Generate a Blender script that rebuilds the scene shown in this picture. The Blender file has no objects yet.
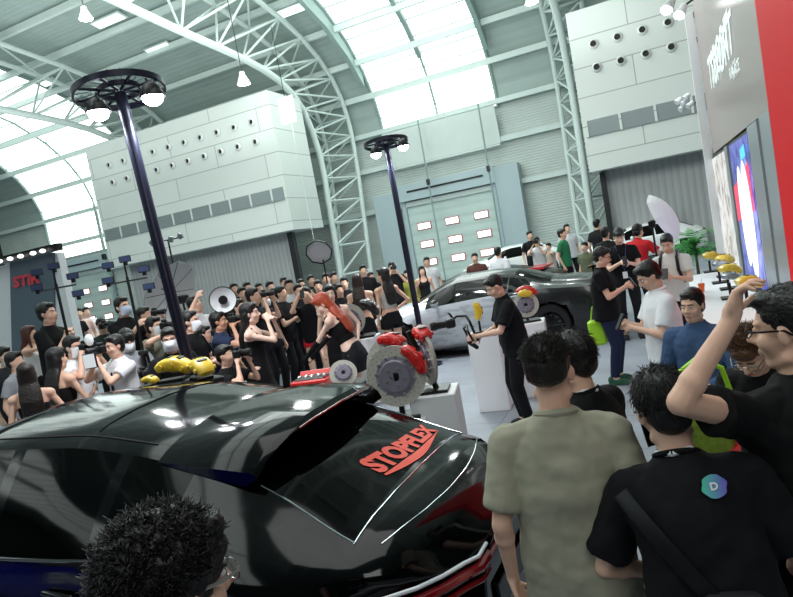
import bpy, math, random
from mathutils import Vector, Matrix, noise
V=Vector; PI=math.pi
random.seed(7)
SC=bpy.context.scene; COL=SC.collection
# ------------------------------------------------------------------ camera
IW,IH=793,597
FOC=620.0; PITCH=math.atan(49/620.0); ROLL=math.radians(10.3); YAW=math.radians(23.5)
CAM=V((0,0,2.25))
FW=V((-math.sin(YAW)*math.cos(PITCH),math.cos(YAW)*math.cos(PITCH),-math.sin(PITCH)))
_r=V((math.cos(YAW),math.sin(YAW),0)); _u=_r.cross(FW)
RT=_r*math.cos(ROLL)-_u*math.sin(ROLL); UP=_r*math.sin(ROLL)+_u*math.cos(ROLL)
def ray(x,y): return FW+RT*((x-396.5)/FOC)-UP*((y-298.5)/FOC)
def at_z(x,y,z):
    d=ray(x,y); return CAM+d*((z-CAM.z)/d.z)
def at_d(x,y,D): return CAM+ray(x,y)*D
def at_x(x,y,X):
    d=ray(x,y); return CAM+d*(X/d.x)
def at_y(x,y,Y):
    d=ray(x,y); return CAM+d*(Y/d.y)
cd=bpy.data.cameras.new('camera'); cam=bpy.data.objects.new('camera',cd); COL.objects.link(cam)
cd.sensor_width=36; cd.lens=FOC/IW*36; cd.clip_end=300; cd.clip_start=.05
M=Matrix((RT,UP,-FW)).transposed().to_4x4(); M.translation=CAM; cam.matrix_world=M
SC.camera=cam
SC.view_settings.view_transform='Standard'; SC.view_settings.look='None'; SC.view_settings.gamma=1
SC.view_settings.exposure=0.0
# ------------------------------------------------------------------ materials
def lin(h):
    if isinstance(h,str):
        h=h.lstrip('#'); h=[int(h[i:i+2],16)/255 for i in (0,2,4)]
        return tuple((c/12.92 if c<=.04045 else ((c+.055)/1.055)**2.4) for c in h)+(1,)
    return tuple(h)+(1,)
_mc={}
def mat(name,col,rough=.6,metal=0,emit=0,var=0,scale=8,bump=0,coat=0,stretch=None,alpha=1,spec=None,trans=0,sheen=0):
    if name in _mc: return _mc[name]
    m=bpy.data.materials.new(name); m.use_nodes=True; nt=m.node_tree; b=nt.nodes['Principled BSDF']
    c=lin(col); b.inputs['Base Color'].default_value=c; b.inputs['Roughness'].default_value=rough; b.inputs['Metallic'].default_value=metal
    if coat: b.inputs['Coat Weight'].default_value=coat; b.inputs['Coat Roughness'].default_value=.03
    if spec is not None: b.inputs['Specular IOR Level'].default_value=spec
    if trans: b.inputs['Transmission Weight'].default_value=trans
    if sheen: b.inputs['Sheen Weight'].default_value=sheen
    if emit: b.inputs['Emission Color'].default_value=c; b.inputs['Emission Strength'].default_value=emit
    if alpha<1: b.inputs['Alpha'].default_value=alpha
    if var or bump:
        tc=nt.nodes.new('ShaderNodeTexCoord'); mp=nt.nodes.new('ShaderNodeMapping'); nz=nt.nodes.new('ShaderNodeTexNoise')
        nz.inputs['Scale'].default_value=scale; nz.inputs['Detail'].default_value=5
        if stretch: mp.inputs['Scale'].default_value=stretch
        nt.links.new(tc.outputs['Object'],mp.inputs[0]); nt.links.new(mp.outputs[0],nz.inputs['Vector'])
        if var:
            mx=nt.nodes.new('ShaderNodeMix'); mx.data_type='RGBA'; mx.inputs[6].default_value=tuple(k*(1-var) for k in c[:3])+(1,)
            mx.inputs[7].default_value=tuple(min(1,k*(1+var)) for k in c[:3])+(1,)
            nt.links.new(nz.outputs['Fac'],mx.inputs[0]); nt.links.new(mx.outputs[2],b.inputs['Base Color'])
        if bump:
            bp=nt.nodes.new('ShaderNodeBump'); bp.inputs['Strength'].default_value=bump; bp.inputs['Distance'].default_value=.02
            nt.links.new(nz.outputs['Fac'],bp.inputs['Height']); nt.links.new(bp.outputs[0],b.inputs['Normal'])
    _mc[name]=m; return m
def ribbed(name,col,axis,freq,depth=.5,dark=.75,rough=.5,coords='Object'):
    """corrugated sheet / panel seams: a wave along one axis drives bump and a little colour"""
    if name in _mc: return _mc[name]
    m=mat(name,col,rough); nt=m.node_tree; b=nt.nodes['Principled BSDF']
    tc=nt.nodes.new('ShaderNodeTexCoord'); w=nt.nodes.new('ShaderNodeTexWave'); w.bands_direction=axis
    w.inputs['Scale'].default_value=freq; nt.links.new(tc.outputs[coords],w.inputs[0])
    r=nt.nodes.new('ShaderNodeValToRGB'); c=lin(col); r.color_ramp.elements[0].color=tuple(k*dark for k in c[:3])+(1,)
    r.color_ramp.elements[1].color=c; r.color_ramp.elements[1].position=.45
    nt.links.new(w.outputs['Fac'],r.inputs[0])
    nz=nt.nodes.new('ShaderNodeTexNoise'); nz.inputs['Scale'].default_value=.7; nt.links.new(tc.outputs[coords],nz.inputs[0])
    mx=nt.nodes.new('ShaderNodeMix'); mx.data_type='RGBA'; mx.blend_type='MULTIPLY'; mx.inputs[0].default_value=.25
    nt.links.new(r.outputs[0],mx.inputs[6]); nt.links.new(nz.outputs['Fac'],mx.inputs[7]); nt.links.new(mx.outputs[2],b.inputs['Base Color'])
    bp=nt.nodes.new('ShaderNodeBump'); bp.inputs['Strength'].default_value=depth; bp.inputs['Distance'].default_value=.03
    nt.links.new(w.outputs['Fac'],bp.inputs['Height']); nt.links.new(bp.outputs[0],b.inputs['Normal'])
    return m
# ------------------------------------------------------------------ mesh builder
def frame_from(d):
    d=d.normalized(); a=V((0,0,1)) if abs(d.z)<.9 else V((0,1,0))
    x=a.cross(d).normalized(); return x,d.cross(x)
class MB:
    def __init__(s): s.v=[]; s.f=[]
    def add(s,vs,fs):
        n=len(s.v); s.v+= [tuple(p) for p in vs]; s.f+=[tuple(i+n for i in f) for f in fs]; return s
    def box(s,c,sz,R=None,taper=1):
        vs=[]
        for z in (-.5,.5):
            t=1 if z<0 else taper
            for x,y in ((-.5,-.5),(.5,-.5),(.5,.5),(-.5,.5)):
                p=V((x*sz[0]*t,y*sz[1]*t,z*sz[2])); p=(R@p if R else p)+V(c); vs.append(p)
        return s.add(vs,[(3,2,1,0),(4,5,6,7),(0,1,5,4),(1,2,6,5),(2,3,7,6),(3,0,4,7)])
    def rbox(s,c,sz,b=.02,R=None):
        """box with chamfered vertical and horizontal edges"""
        hx,hy,hz=[k/2 for k in sz]; b=min(b,hx*.9,hy*.9,hz*.9); ring=[]
        def rg(ix,z):
            x,y=hx-ix,hy-ix
            return [(x-b*.999,-y,z),(x,-y+b,z),(x,y-b,z),(x-b,y,z),(-x+b,y,z),(-x,y-b,z),(-x,-y+b,z),(-x+b,-y,z)]
        rows=[rg(b,-hz),rg(0,-hz+b),rg(0,hz-b),rg(b,hz)]
        vs=[(R@V(p) if R else V(p))+V(c) for r in rows for p in r]; fs=[tuple(range(7,-1,-1)),tuple(range(24,32))]
        for k in range(3):
            for i in range(8): j=(i+1)%8; fs.append((k*8+i,k*8+j,k*8+8+j,k*8+8+i))
        return s.add(vs,fs)
    def cyl(s,p0,p1,r0,r1=None,n=12,cap=True):
        p0,p1=V(p0),V(p1); r1=r0 if r1 is None else r1; x,y=frame_from(p1-p0)
        vs=[p+x*(r*math.cos(2*PI*i/n))+y*(r*math.sin(2*PI*i/n)) for p,r in ((p0,r0),(p1,r1)) for i in range(n)]
        fs=[(i,(i+1)%n,n+(i+1)%n,n+i) for i in range(n)]
        if cap: fs+=[tuple(range(n-1,-1,-1)),tuple(range(n,2*n))]
        return s.add(vs,fs)
    def caps(s,p0,p1,r0,r1,n=10,m=3):
        p0,p1=V(p0),V(p1); d=p1-p0
        if d.length<1e-5: return s.ell(p0,(r0,)*3)
        x,y=frame_from(d); d=d.normalized(); rows=[]
        for k in range(m+1):
            a=PI/2*(k/m); rows.append((p0-d*(r0*math.cos(a)),max(r0*math.sin(a),1e-4)))
        for k in range(m+1):
            a=PI/2*(k/m); rows.append((p1+d*(r1*math.sin(a)),max(r1*math.cos(a),1e-4)))
        return s.rings(rows,x,y,n)
    def rings(s,rows,x,y,n,cap=True):
        vs=[p+x*(r*math.cos(2*PI*i/n))+y*(r*math.sin(2*PI*i/n)) for p,r in rows for i in range(n)]
        fs=[(k*n+i,k*n+(i+1)%n,(k+1)*n+(i+1)%n,(k+1)*n+i) for k in range(len(rows)-1) for i in range(n)]
        if cap: fs+=[tuple(range(n-1,-1,-1)),tuple(range((len(rows)-1)*n,len(rows)*n))]
        return s.add(vs,fs)
    def tube(s,pts,r,n=6,r1=None):
        pts=[V(p) for p in pts]; N=len(pts); vs=[]; ox=None
        for i,p in enumerate(pts):
            d=(pts[min(i+1,N-1)]-pts[max(i-1,0)]).normalized()
            if ox is None: x,y=frame_from(d)
            else:
                x=(ox-d*ox.dot(d)).normalized(); y=d.cross(x)
            ox=x; rr=r if r1 is None else r+(r1-r)*i/(N-1)
            vs+=[p+x*(rr*math.cos(2*PI*k/n))+y*(rr*math.sin(2*PI*k/n)) for k in range(n)]
        fs=[(k*n+i,k*n+(i+1)%n,(k+1)*n+(i+1)%n,(k+1)*n+i) for k in range(N-1) for i in range(n)]
        fs+=[tuple(range(n-1,-1,-1)),tuple(range((N-1)*n,N*n))]
        return s.add(vs,fs)
    def ell(s,c,r,R=None,n=12,m=8):
        vs=[];fs=[];c=V(c)
        def P(a,b): p=V((r[0]*math.sin(a)*math.cos(b),r[1]*math.sin(a)*math.sin(b),r[2]*math.cos(a))); return (R@p if R else p)+c
        vs.append(P(0,0))
        for j in range(1,m):
            for i in range(n): vs.append(P(PI*j/m,2*PI*i/n))
        vs.append(P(PI,0)); L=len(vs)-1
        for i in range(n): fs.append((0,1+i,1+(i+1)%n)); fs.append((L,1+(m-2)*n+(i+1)%n,1+(m-2)*n+i))
        for j in range(m-2):
            for i in range(n): fs.append((1+j*n+i,1+(j+1)*n+i,1+(j+1)*n+(i+1)%n,1+j*n+(i+1)%n))
        return s.add(vs,fs)
    def lathe(s,prof,c=(0,0,0),R=None,n=24,cap=False):
        vs=[];c=V(c)
        for r,z in prof:
            for i in range(n):
                p=V((r*math.cos(2*PI*i/n),r*math.sin(2*PI*i/n),z)); vs.append((R@p if R else p)+c)
        K=len(prof); fs=[(k*n+i,k*n+(i+1)%n,(k+1)*n+(i+1)%n,(k+1)*n+i) for k in range(K-1) for i in range(n)]
        if cap: fs+=[tuple(range(n-1,-1,-1)),tuple(range((K-1)*n,K*n))]
        return s.add(vs,fs)
    def loft(s,secs,n=20,p=2.4):
        """secs: (centre, xaxis, yaxis, rx, ry) closed superellipse sections"""
        vs=[]
        for c,x,y,rx,ry in secs:
            for i in range(n):
                a=2*PI*i/n; ca,sa=math.cos(a),math.sin(a)
                vs.append(V(c)+x*(rx*math.copysign(abs(ca)**(2/p),ca))+y*(ry*math.copysign(abs(sa)**(2/p),sa)))
        K=len(secs); fs=[(k*n+i,k*n+(i+1)%n,(k+1)*n+(i+1)%n,(k+1)*n+i) for k in range(K-1) for i in range(n)]
        fs+=[tuple(range(n-1,-1,-1)),tuple(range((K-1)*n,K*n))]
        return s.add(vs,fs)
    def prism(s,poly,h,M4=None):
        """poly in local xy, extruded 0..h on z"""
        n=len(poly); vs=[V((x,y,0)) for x,y in poly]+[V((x,y,h)) for x,y in poly]
        if M4: vs=[M4@p for p in vs]
        return s.add(vs,[tuple(range(n-1,-1,-1)),tuple(range(n,2*n))]+[(i,(i+1)%n,n+(i+1)%n,n+i) for i in range(n)])
    def quad(s,a,b,c,d): return s.add([a,b,c,d],[(0,1,2,3)])
    def obj(s,name,m,parent=None,smooth=True,sharp=40,loc=None,rz=0):
        me=bpy.data.meshes.new(name); me.from_pydata(s.v,[],s.f); me.update()
        o=bpy.data.objects.new(name,me); COL.objects.link(o)
        if m: me.materials.append(m)
        if smooth and me.polygons:
            me.polygons.foreach_set('use_smooth',[True]*len(me.polygons)); me.set_sharp_from_angle(angle=math.radians(sharp))
        if parent: o.parent=parent
        if loc is not None: o.location=loc; o.rotation_euler=(0,0,rz)
        return o
def tag(o,label,cat,group=None,kind=None):
    if label: o['label']=label
    if cat: o['category']=cat
    if group: o['group']=group
    if kind: o['kind']=kind
    return o
def thing(name,label,cat,loc=(0,0,0),rz=0,group=None):
    o=bpy.data.objects.new(name,None); o.empty_display_size=.1; COL.objects.link(o); o.location=loc; o.rotation_euler=(0,0,rz)
    return tag(o,label,cat,group)
def struct(mb,name,m,**k):
    o=mb.obj(name,m,smooth=k.pop('smooth',False)); o['kind']='structure'; return o
def kids(o): return [c for c in bpy.data.objects if c.parent==o]
def dup(o,loc,rz,label,group=None,cat=None):
    def cp(a,par):
        c=a.copy(); COL.objects.link(c)
        if par: c.parent=par
        for ch in kids(a): cp(ch,c)
        return c
    r=cp(o,None); r.location=loc; r.rotation_euler=(o.rotation_euler[0],o.rotation_euler[1],rz); r['label']=label
    if group: r['group']=group
    return r
def text_mesh(txt,size,shear=0,bold=0,sub=0,width=1):
    """lettering as plain vertices / faces in the xy plane, centred"""
    cu=bpy.data.curves.new('t','FONT'); cu.body=txt; cu.size=size; cu.shear=shear; cu.offset=bold; cu.align_x='CENTER'; cu.align_y='CENTER'
    cu.resolution_u=3
    o=bpy.data.objects.new('t',cu); COL.objects.link(o); bpy.context.view_layer.update()
    me=bpy.data.meshes.new_from_object(o.evaluated_get(bpy.context.evaluated_depsgraph_get()))
    if sub:
        import bmesh
        bm=bmesh.new(); bm.from_mesh(me); bmesh.ops.triangulate(bm,faces=bm.faces)
        for _ in range(sub):
            bmesh.ops.subdivide_edges(bm,edges=[e for e in bm.edges if e.calc_length()>size*.12],cuts=1); bmesh.ops.triangulate(bm,faces=bm.faces)
        bm.to_mesh(me); bm.free()
    vs=[V((v.co.x*width,v.co.y,0)) for v in me.vertices]; fs=[tuple(p.vertices) for p in me.polygons]
    bpy.data.objects.remove(o); bpy.data.curves.remove(cu); bpy.data.meshes.remove(me)
    return vs,fs
def axes(o,x,y):
    """matrix with origin o, x axis, y axis"""
    x=V(x).normalized(); z=x.cross(V(y)).normalized(); y=z.cross(x)
    m=Matrix((x,y,z)).transposed().to_4x4(); m.translation=V(o); return m
# ------------------------------------------------------------------ hall shell
m_wall=ribbed('corrugated_wall','#cdd8d3','Z',2.2,.5,.85)
m_ceil=ribbed('roof_sheet','#afc0bb','Y',1.2,.25,.93)
m_steel=mat('painted_steel','#cfdcd8',.45,var=.05,scale=2)
m_steeld=mat('painted_steel_grey','#8fa39f',.5,var=.05,scale=2)
m_sky=mat('skylight_panel','#f4fffb',.5,emit=2.3)
def seamed(name,col,pz,px):
    m=mat(name,col,.5); nt=m.node_tree; b=nt.nodes['Principled BSDF']; tc=nt.nodes.new('ShaderNodeTexCoord'); mp=nt.nodes.new('ShaderNodeMapping'); mp.inputs['Rotation'].default_value=(PI/2,0,0)
    br=nt.nodes.new('ShaderNodeTexBrick'); br.inputs['Scale'].default_value=1; br.inputs['Brick Width'].default_value=px; br.inputs['Row Height'].default_value=pz; br.inputs['Mortar Size'].default_value=.022; br.inputs['Mortar Smooth'].default_value=.3
    c=lin(col); br.inputs['Color1'].default_value=c; br.inputs['Color2'].default_value=tuple(k*.95 for k in c[:3])+(1,); br.inputs['Mortar'].default_value=tuple(k*.5 for k in c[:3])+(1,)
    nt.links.new(tc.outputs['Object'],mp.inputs[0]); nt.links.new(mp.outputs[0],br.inputs[0]); nt.links.new(br.outputs[0],b.inputs['Base Color']); return m
m_panel=seamed('duct_panel','#d3dad5',1.12,5.6)
m_slab=ribbed('grey_cladding','#a9adad','X',1.2,.5,.85)
m_dark=mat('dark_metal','#15181c',.4,var=.1)
m_black=mat('black_plastic','#0b0c0e',.35)
m_white=mat('white_laminate','#eceff2',.4,var=.03)
def floor_mat():
    m=mat('floor_carpet','#8d939b',.55); nt=m.node_tree; b=nt.nodes['Principled BSDF']
    tc=nt.nodes.new('ShaderNodeTexCoord'); br=nt.nodes.new('ShaderNodeTexBrick'); br.inputs['Scale'].default_value=1
    br.inputs['Brick Width'].default_value=2; br.inputs['Row Height'].default_value=1; br.inputs['Mortar Size'].default_value=.008
    br.offset=0
    br.inputs['Color1'].default_value=lin('#8c929b'); br.inputs['Color2'].default_value=lin('#878d96'); br.inputs['Mortar'].default_value=lin('#6e757d')
    nz=nt.nodes.new('ShaderNodeTexNoise'); nz.inputs['Scale'].default_value=1.4; nz.inputs['Detail'].default_value=8
    mx=nt.nodes.new('ShaderNodeMix'); mx.data_type='RGBA'; mx.blend_type='OVERLAY'; mx.inputs[0].default_value=.35
    nt.links.new(tc.outputs['Object'],br.inputs[0]); nt.links.new(tc.outputs['Object'],nz.inputs[0])
    nt.links.new(br.outputs[0],mx.inputs[6]); nt.links.new(nz.outputs['Fac'],mx.inputs[7]); nt.links.new(mx.outputs[2],b.inputs['Base Color'])
    return m
f=MB(); f.box((-13,4,-.1),(72,64,.2)); struct(f,'floor',floor_mat())
XL,XR=-48,22
PROF=[(34,8.8),(33.85,9.8),(33.4,11),(32.5,12.3),(31,13.6),(29,14.7),(26.5,15.5),(23,16.2),(18,16.9),(11,17.5),(4,17.7),(-4,17.7),(-12,17.2),(-20,16.2),(-27,14)]
def prof_at(t):   # t: 0..len-1
    i=min(int(t),len(PROF)-2); k=t-i; return V((0,PROF[i][0]*(1-k)+PROF[i+1][0]*k,PROF[i][1]*(1-k)+PROF[i+1][1]*k))
SK=[(-42.5,-31.5),(-13.7,-6.9)]     # skylight bays
w=MB(); w.box((-4,-4.2,1.9),(14,.2,3.8)); struct(w,'wall_added_dark',mat('added_dark_wall','#1b2022',.6))  # unseen wall added behind the camera to keep the coupe's reflections dark
# straight wall with the lower part of the left skylight cut out
w=MB()
def wallq(x0,x1,z0,z1): w.box(((x0+x1)/2,34.1,(z0+z1)/2),(x1-x0,.2,z1-z0))
wallq(XL,-42.5,0,8.8); wallq(-42.5,-31.5,0,6.0); wallq(-31.5,XR,0,8.8); struct(w,'wall_back',m_wall)
m_wdark=ribbed('far_wall','#2b3130','Z',1.2,.4,.9)
w=MB(); w.box(((XL+XR)/2,-27,8),(XR-XL,.2,16)); struct(w,'wall_front',m_wdark)
w=MB(); w.box((XL-.1,4,9),(.2,62,18)); struct(w,'wall_left',m_wdark)
w=MB(); w.box((XR+.1,4,9),(.2,62,18)); struct(w,'wall_right',m_wdark)
c=MB(); segs=[(XL,SK[0][0]),(SK[0][1],SK[1][0]),(SK[1][1],XR)]
for x0,x1 in segs:
    for k in range(len(PROF)-1):
        a,b=PROF[k],PROF[k+1]
        c.quad((x0,a[0],a[1]),(x1,a[0],a[1]),(x1,b[0],b[1]),(x0,b[0],b[1]))
        c.quad((x0,a[0],a[1]+.15),(x0,b[0],b[1]+.15),(x1,b[0],b[1]+.15),(x1,a[0],a[1]+.15))
struct(c,'ceiling',m_ceil)
def skylight(n,x0,x1,zlow):
    P=[V((0,34,z)) for z in ([zlow,7.5] if zlow<8 else [])]+[V((0,y,z)) for y,z in PROF]
    g=MB()
    for a,b in zip(P,P[1:]):
        o=V((0,.06,.06)); g.quad(V((x0,0,0))+a+o,V((x0,0,0))+b+o,V((x1,0,0))+b+o,V((x1,0,0))+a+o)
    o=struct(g,'window_%d'%n,m_sky)
    fr=MB(); xm=(x0+x1)/2
    for x,r in ((x0,.1),(x1,.1),(xm,.07)): fr.tube([V((x,p.y-.05,p.z-.05)) for p in P],r,6)
    L=0
    for a,b in zip(P,P[1:]):
        nn=max(1,round((b-a).length/1.05))
        for k in range(nn):
            p=a.lerp(b,k/nn); fr.box((xm,p.y-.03,p.z-.03),(x1-x0,.05,.05))
    fo=fr.obj('window_frame',m_steeld,o,smooth=False)
skylight(1,SK[0][0],SK[0][1],6.0); skylight(2,SK[1][0],SK[1][1],9.0)
# deep beams beside the centre skylight up in the roof
b=MB()
for x in (SK[1][0]-.15,SK[1][1]+.15,(SK[1][0]+SK[1][1])/2):
    pts=[(y,z) for y,z in PROF[3:]]
    for a,d in zip(pts,pts[1:]):
        b.add([V((x-.12,a[0],a[1]-.9 if x!=(SK[1][0]+SK[1][1])/2 else a[1]-.3)),V((x+.12,a[0],a[1]-.9 if x!=(SK[1][0]+SK[1][1])/2 else a[1]-.3)),V((x+.12,d[0],d[1]-.9 if x!=(SK[1][0]+SK[1][1])/2 else d[1]-.3)),V((x-.12,d[0],d[1]-.9 if x!=(SK[1][0]+SK[1][1])/2 else d[1]-.3)),
               V((x-.12,a[0],a[1])),V((x+.12,a[0],a[1])),V((x+.12,d[0],d[1])),V((x-.12,d[0],d[1]))],[(0,1,2,3),(0,3,7,4),(1,5,6,2),(4,7,6,5)])
struct(b,'trim_1',m_steeld)
# purlins
b=MB()
for y,z in [(33.75,4.6),(33.75,7.0),(33.7,9.0)]: b.box(((XL+XR)/2,y,z),(XR-XL,.22,.26))
dist=0
for t in (2.2,3.4,4.5,5.6,6.4,7.1,7.8,8.4,9.0,9.6,10.3,11):
    p=prof_at(t); q=prof_at(t+.2); ang=math.atan2(q.z-p.z,q.y-p.y)
    b.box(((XL+XR)/2,p.y-.25*math.sin(-ang)*-1 if False else p.y-.1,p.z-.28),(XR-XL,.2,.3))
struct(b,'trim_2',m_steel)
# ------------------------------------------------------------------ arched trusses
INN=[(30.3,0),(30.5,3),(30.6,5.5),(30.65,8),(29.7,10.4),(27.8,11.6),(25,12.1),(21,12.35),(15,12.8),(8,13.2),(0,13.4),(-8,13.3)]
OUT=[(32.3,0),(32.7,3),(33,5.5),(33.25,8),(33.1,10.2),(32,12.2),(29.3,13.8),(25,14.8),(17,15.7),(9,16.3),(0,16.6),(-8,16.5)]
def catm(P,n):
    P=[V(p) for p in P]; out=[]
    for i in range(len(P)-1):
        p0,p1,p2,p3=P[max(i-1,0)],P[i],P[i+1],P[min(i+2,len(P)-1)]
        for k in range(n):
            t=k/n; out.append(.5*((2*p1)+(p2-p0)*t+(2*p0-5*p1+4*p2-p3)*t*t+(3*p1-p0-3*p2+p3)*t**3))
    return out+[P[-1]]
def truss(X,label):
    t=thing('arch_truss',label,'roof truss',(X,31.5,0),group='white tubular arch trusses')
    I=catm([(0,y-31.5,z) for y,z in INN],2); O=catm([(0,y-31.5,z) for y,z in OUT],2)
    MB().tube(I,.17,10).obj('inner_chord',m_steel,t)
    for s in (-1,1): MB().tube([p+V((s*.9,0,0)) for p in O],.13,8).obj('outer_chord',m_steel,t)
    b=MB()
    for i in range(0,len(I)-1):
        for s in (-.9,.9):
            a=I[i]; c1=O[i]+V((s,0,0)); c2=O[i+1]+V((s,0,0))
            b.cyl(a,c1,.055,n=6,cap=False); b.cyl(a,c2,.055,n=6,cap=False)
        b.cyl(O[i]+V((-.9,0,0)),O[i]+V((.9,0,0)),.05,n=6,cap=False)
        b.cyl(O[i]+V((-.9,0,0)),O[i+1]+V((.9,0,0)),.05,n=6,cap=False)
    b.obj('bracing',m_steel,t)
truss(-16.3,'white tubular arch truss beside the left duct box, curving over the hall')
truss(-2.75,'white lattice arch truss beside the right duct box and the white cars')
truss(-28.2,'far left arch truss in front of the bright side skylight')
# ------------------------------------------------------------------ duct boxes with air jets
m_glassd=mat('dark_strip_glass','#7e8a8a',.3); m_jet=mat('jet_ring','#dfe3e0',.4); m_hole=mat('jet_hole','#050505',.6)
def ductbox(n,x0,x1,z0,z1,jx,jz,zb):
    b=MB(); b.box(((x0+x1)/2,27.5,(z0+z1)/2),(x1-x0,3.0,z1-z0)); o=struct(b,'wall_duct_%s'%n,m_panel)
    b=MB(); b.box(((x0+x1)/2,25.97,zb),(x1-x0-.3,.06,.62)); b.obj('strip_window',m_glassd,o,smooth=False)
    b=MB(); k=x0+.15
    while k<x1: b.box((k,25.93,zb),(.09,.06,.62)); k+=1.25
    b.obj('mullion',m_panel,o,smooth=False)
    R=Matrix.Rotation(PI/2,3,'X')
    for x in jx:
        for z in jz:
            r=MB().lathe([(.11,-.02),(.12,.1),(.17,.03),(.19,0)],(x,25.96,z),R,16).obj('jet_nozzle',m_jet,o)
            MB().lathe([(0.001,0),(.115,0)],(x,25.94,z),R,16).obj('jet_opening',m_hole,r)
ductbox('left',-28.2,-16.0,4.05,10.75,[-26.65+1.057*k for k in range(10)],[9.5,8.55],5.85)
ductbox('right',-2.15,13,3.85,10.0,[-1.3+.88*k for k in range(12)],[8.6,7.72],5.5)
for n,x0,x1 in (('left',-27.9,-16.8),('right',-1.8,13)):
    b=MB(); b.box(((x0+x1)/2,27.2,2.02),(x1-x0,.3,4.04 if n=='left' else 3.84)); struct(b,'wall_plinth_%s'%n,m_slab)
b=MB(); b.box((-16.75,26.9,2),(.3,.3,4)); b.box((-1.75,26.9,1.9),(.2,.3,3.8)); struct(b,'trim_3',m_dark)
# ------------------------------------------------------------------ roller doors
m_door=ribbed('roller_door','#cfe3dd','Z',.55,.3,.9); m_lit=mat('door_window_lit','#f6fffb',.5,emit=1.3)
m_bluegrey=mat('door_post','#aebfc4',.5,var=.04); m_red=mat('red_trim','#b03a3a',.5)
def rolldoor(n,x0,x1,z1,cols,rows):
    b=MB(); b.box(((x0+x1)/2,33.85,z1/2),(x1-x0,.12,z1)); o=struct(b,'door_%d'%n,m_door)
    for s,x in ((-1,x0),(1,x1)):
        MB().box((x+s*.12,33.7,z1/2+.3),(.22,.3,z1+.6)).obj('door_rail',m_bluegrey,o,smooth=False)
    MB().box(((x0+x1)/2,33.6,z1+.5),(x1-x0+.6,.5,.9)).obj('door_hood',m_bluegrey,o,smooth=False)
    MB().box(((x0+x1)/2,33.33,z1+.55),(x1-x0-.6,.04,.1)).obj('hood_slot',m_black,o,smooth=False)
    for i in range(cols):
        for j in range(rows):
            x=x0+(i+.5)*(x1-x0)/cols; z=1.15+j*1.05
            fr=MB().box((x,33.77,z),(.85,.06,.42)).obj('pane_frame',m_red,o,smooth=False)
            MB().box((x,33.73,z),(.74,.05,.33)).obj('pane',m_lit,fr,smooth=False)
rolldoor(1,-13.0,-7.9,4.75,3,3)
dx0=at_y(60,290,33.8).x; dx1=at_y(112,285,33.8).x
rolldoor(2,dx0,dx1,4.75,3,3)
# columns beside the centre door and light awning
b=MB()
for x,h in ((-14.1,5.4),(-6.9,5.6)): b.box((x,33.5,h/2),(1.3,.8,h))
struct(b,'trim_4',m_bluegrey)
t=thing('door_awning','pale rolled awning sheet hanging above the centre roller door','awning',(-10.3,33.4,7.2))
MB().box((0,.1,.6),(6.6,.08,2.0),Matrix.Rotation(.12,3,'X')).obj('awning_sheet',mat('awning_cloth','#d5dfdb',.7,var=.06,scale=1.5),t)
MB().cyl((-3.3,0,-.5),(3.3,0,-.5),.06,n=8).obj('awning_tube',m_steel,t)
# thin vertical rigging poles beside the door
for i,(px,pt,pb,lb) in enumerate(((430,120,262,'thin mast left of the centre roller door with a clamp'),(490,104,250,'thin mast right of the centre roller door with a clamp'),(104,205,300,'thin mast in front of the left skylight'))):
    a=at_y(px,(pt+pb)/2,32.6 if i<2 else 25); Y=a.y; top=at_y(px-12,pt,Y); zt=top.z
    t=thing('rigging_mast',lb,'mast',(a.x,Y,0)); MB().cyl((0,0,0),(0,0,zt),.045,n=8).obj('pole',m_steeld,t)
    MB().box((0,-.05,zt*.62),(.16,.2,.3)).obj('clamp',m_dark,t); MB().cyl((0,0,0),(0,0,.05),.3,n=12).obj('base_plate',m_dark,t)
# ------------------------------------------------------------------ high-bay lamps and ceiling panels
m_lamp=mat('lamp_glow','#fbfff4',.5,emit=14); m_shade=mat('lamp_shade','#e6f2e4',.35,emit=.6)
def highbay(px,py,D,lb):
    p=at_d(px,py,D); s=D/17*.55
    t=thing('high_bay_lamp',lb,'lamp',p-V((0,0,.25*s)),group='pendant high-bay lamps')
    MB().lathe([(.05,.62),(.12,.6),(.14,.45),(.2,.32),(.3,.1),(.32,0)],n=20).obj('lamp_shade',m_shade,t).scale=(s,s,s)
    MB().ell((0,0,.08),(.24,.24,.14)).obj('bulb',m_lamp,t).scale=(s,s,s)
    MB().cyl((0,0,.6*s),(0,0,(16.8-t.location.z)),.015,n=6).obj('cable',m_dark,t)
    l=bpy.data.lights.new('lamp_light','POINT'); l.energy=250; l.shadow_soft_size=.3; l.color=(.95,1,.96)
    o=bpy.data.objects.new('lamp_light',l); COL.objects.link(o); o.location=(0,0,-.15); o.parent=t
highbay(85,14,15,'pendant high-bay lamp at the top left corner'); highbay(243,79,19,'pendant high-bay lamp hanging before the left duct box')
highbay(531,-2,17.5,'pendant high-bay lamp at the top edge by the right truss')
m_fl=mat('ceiling_panel_glow','#e8fff6',.5,emit=1.2)
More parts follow.
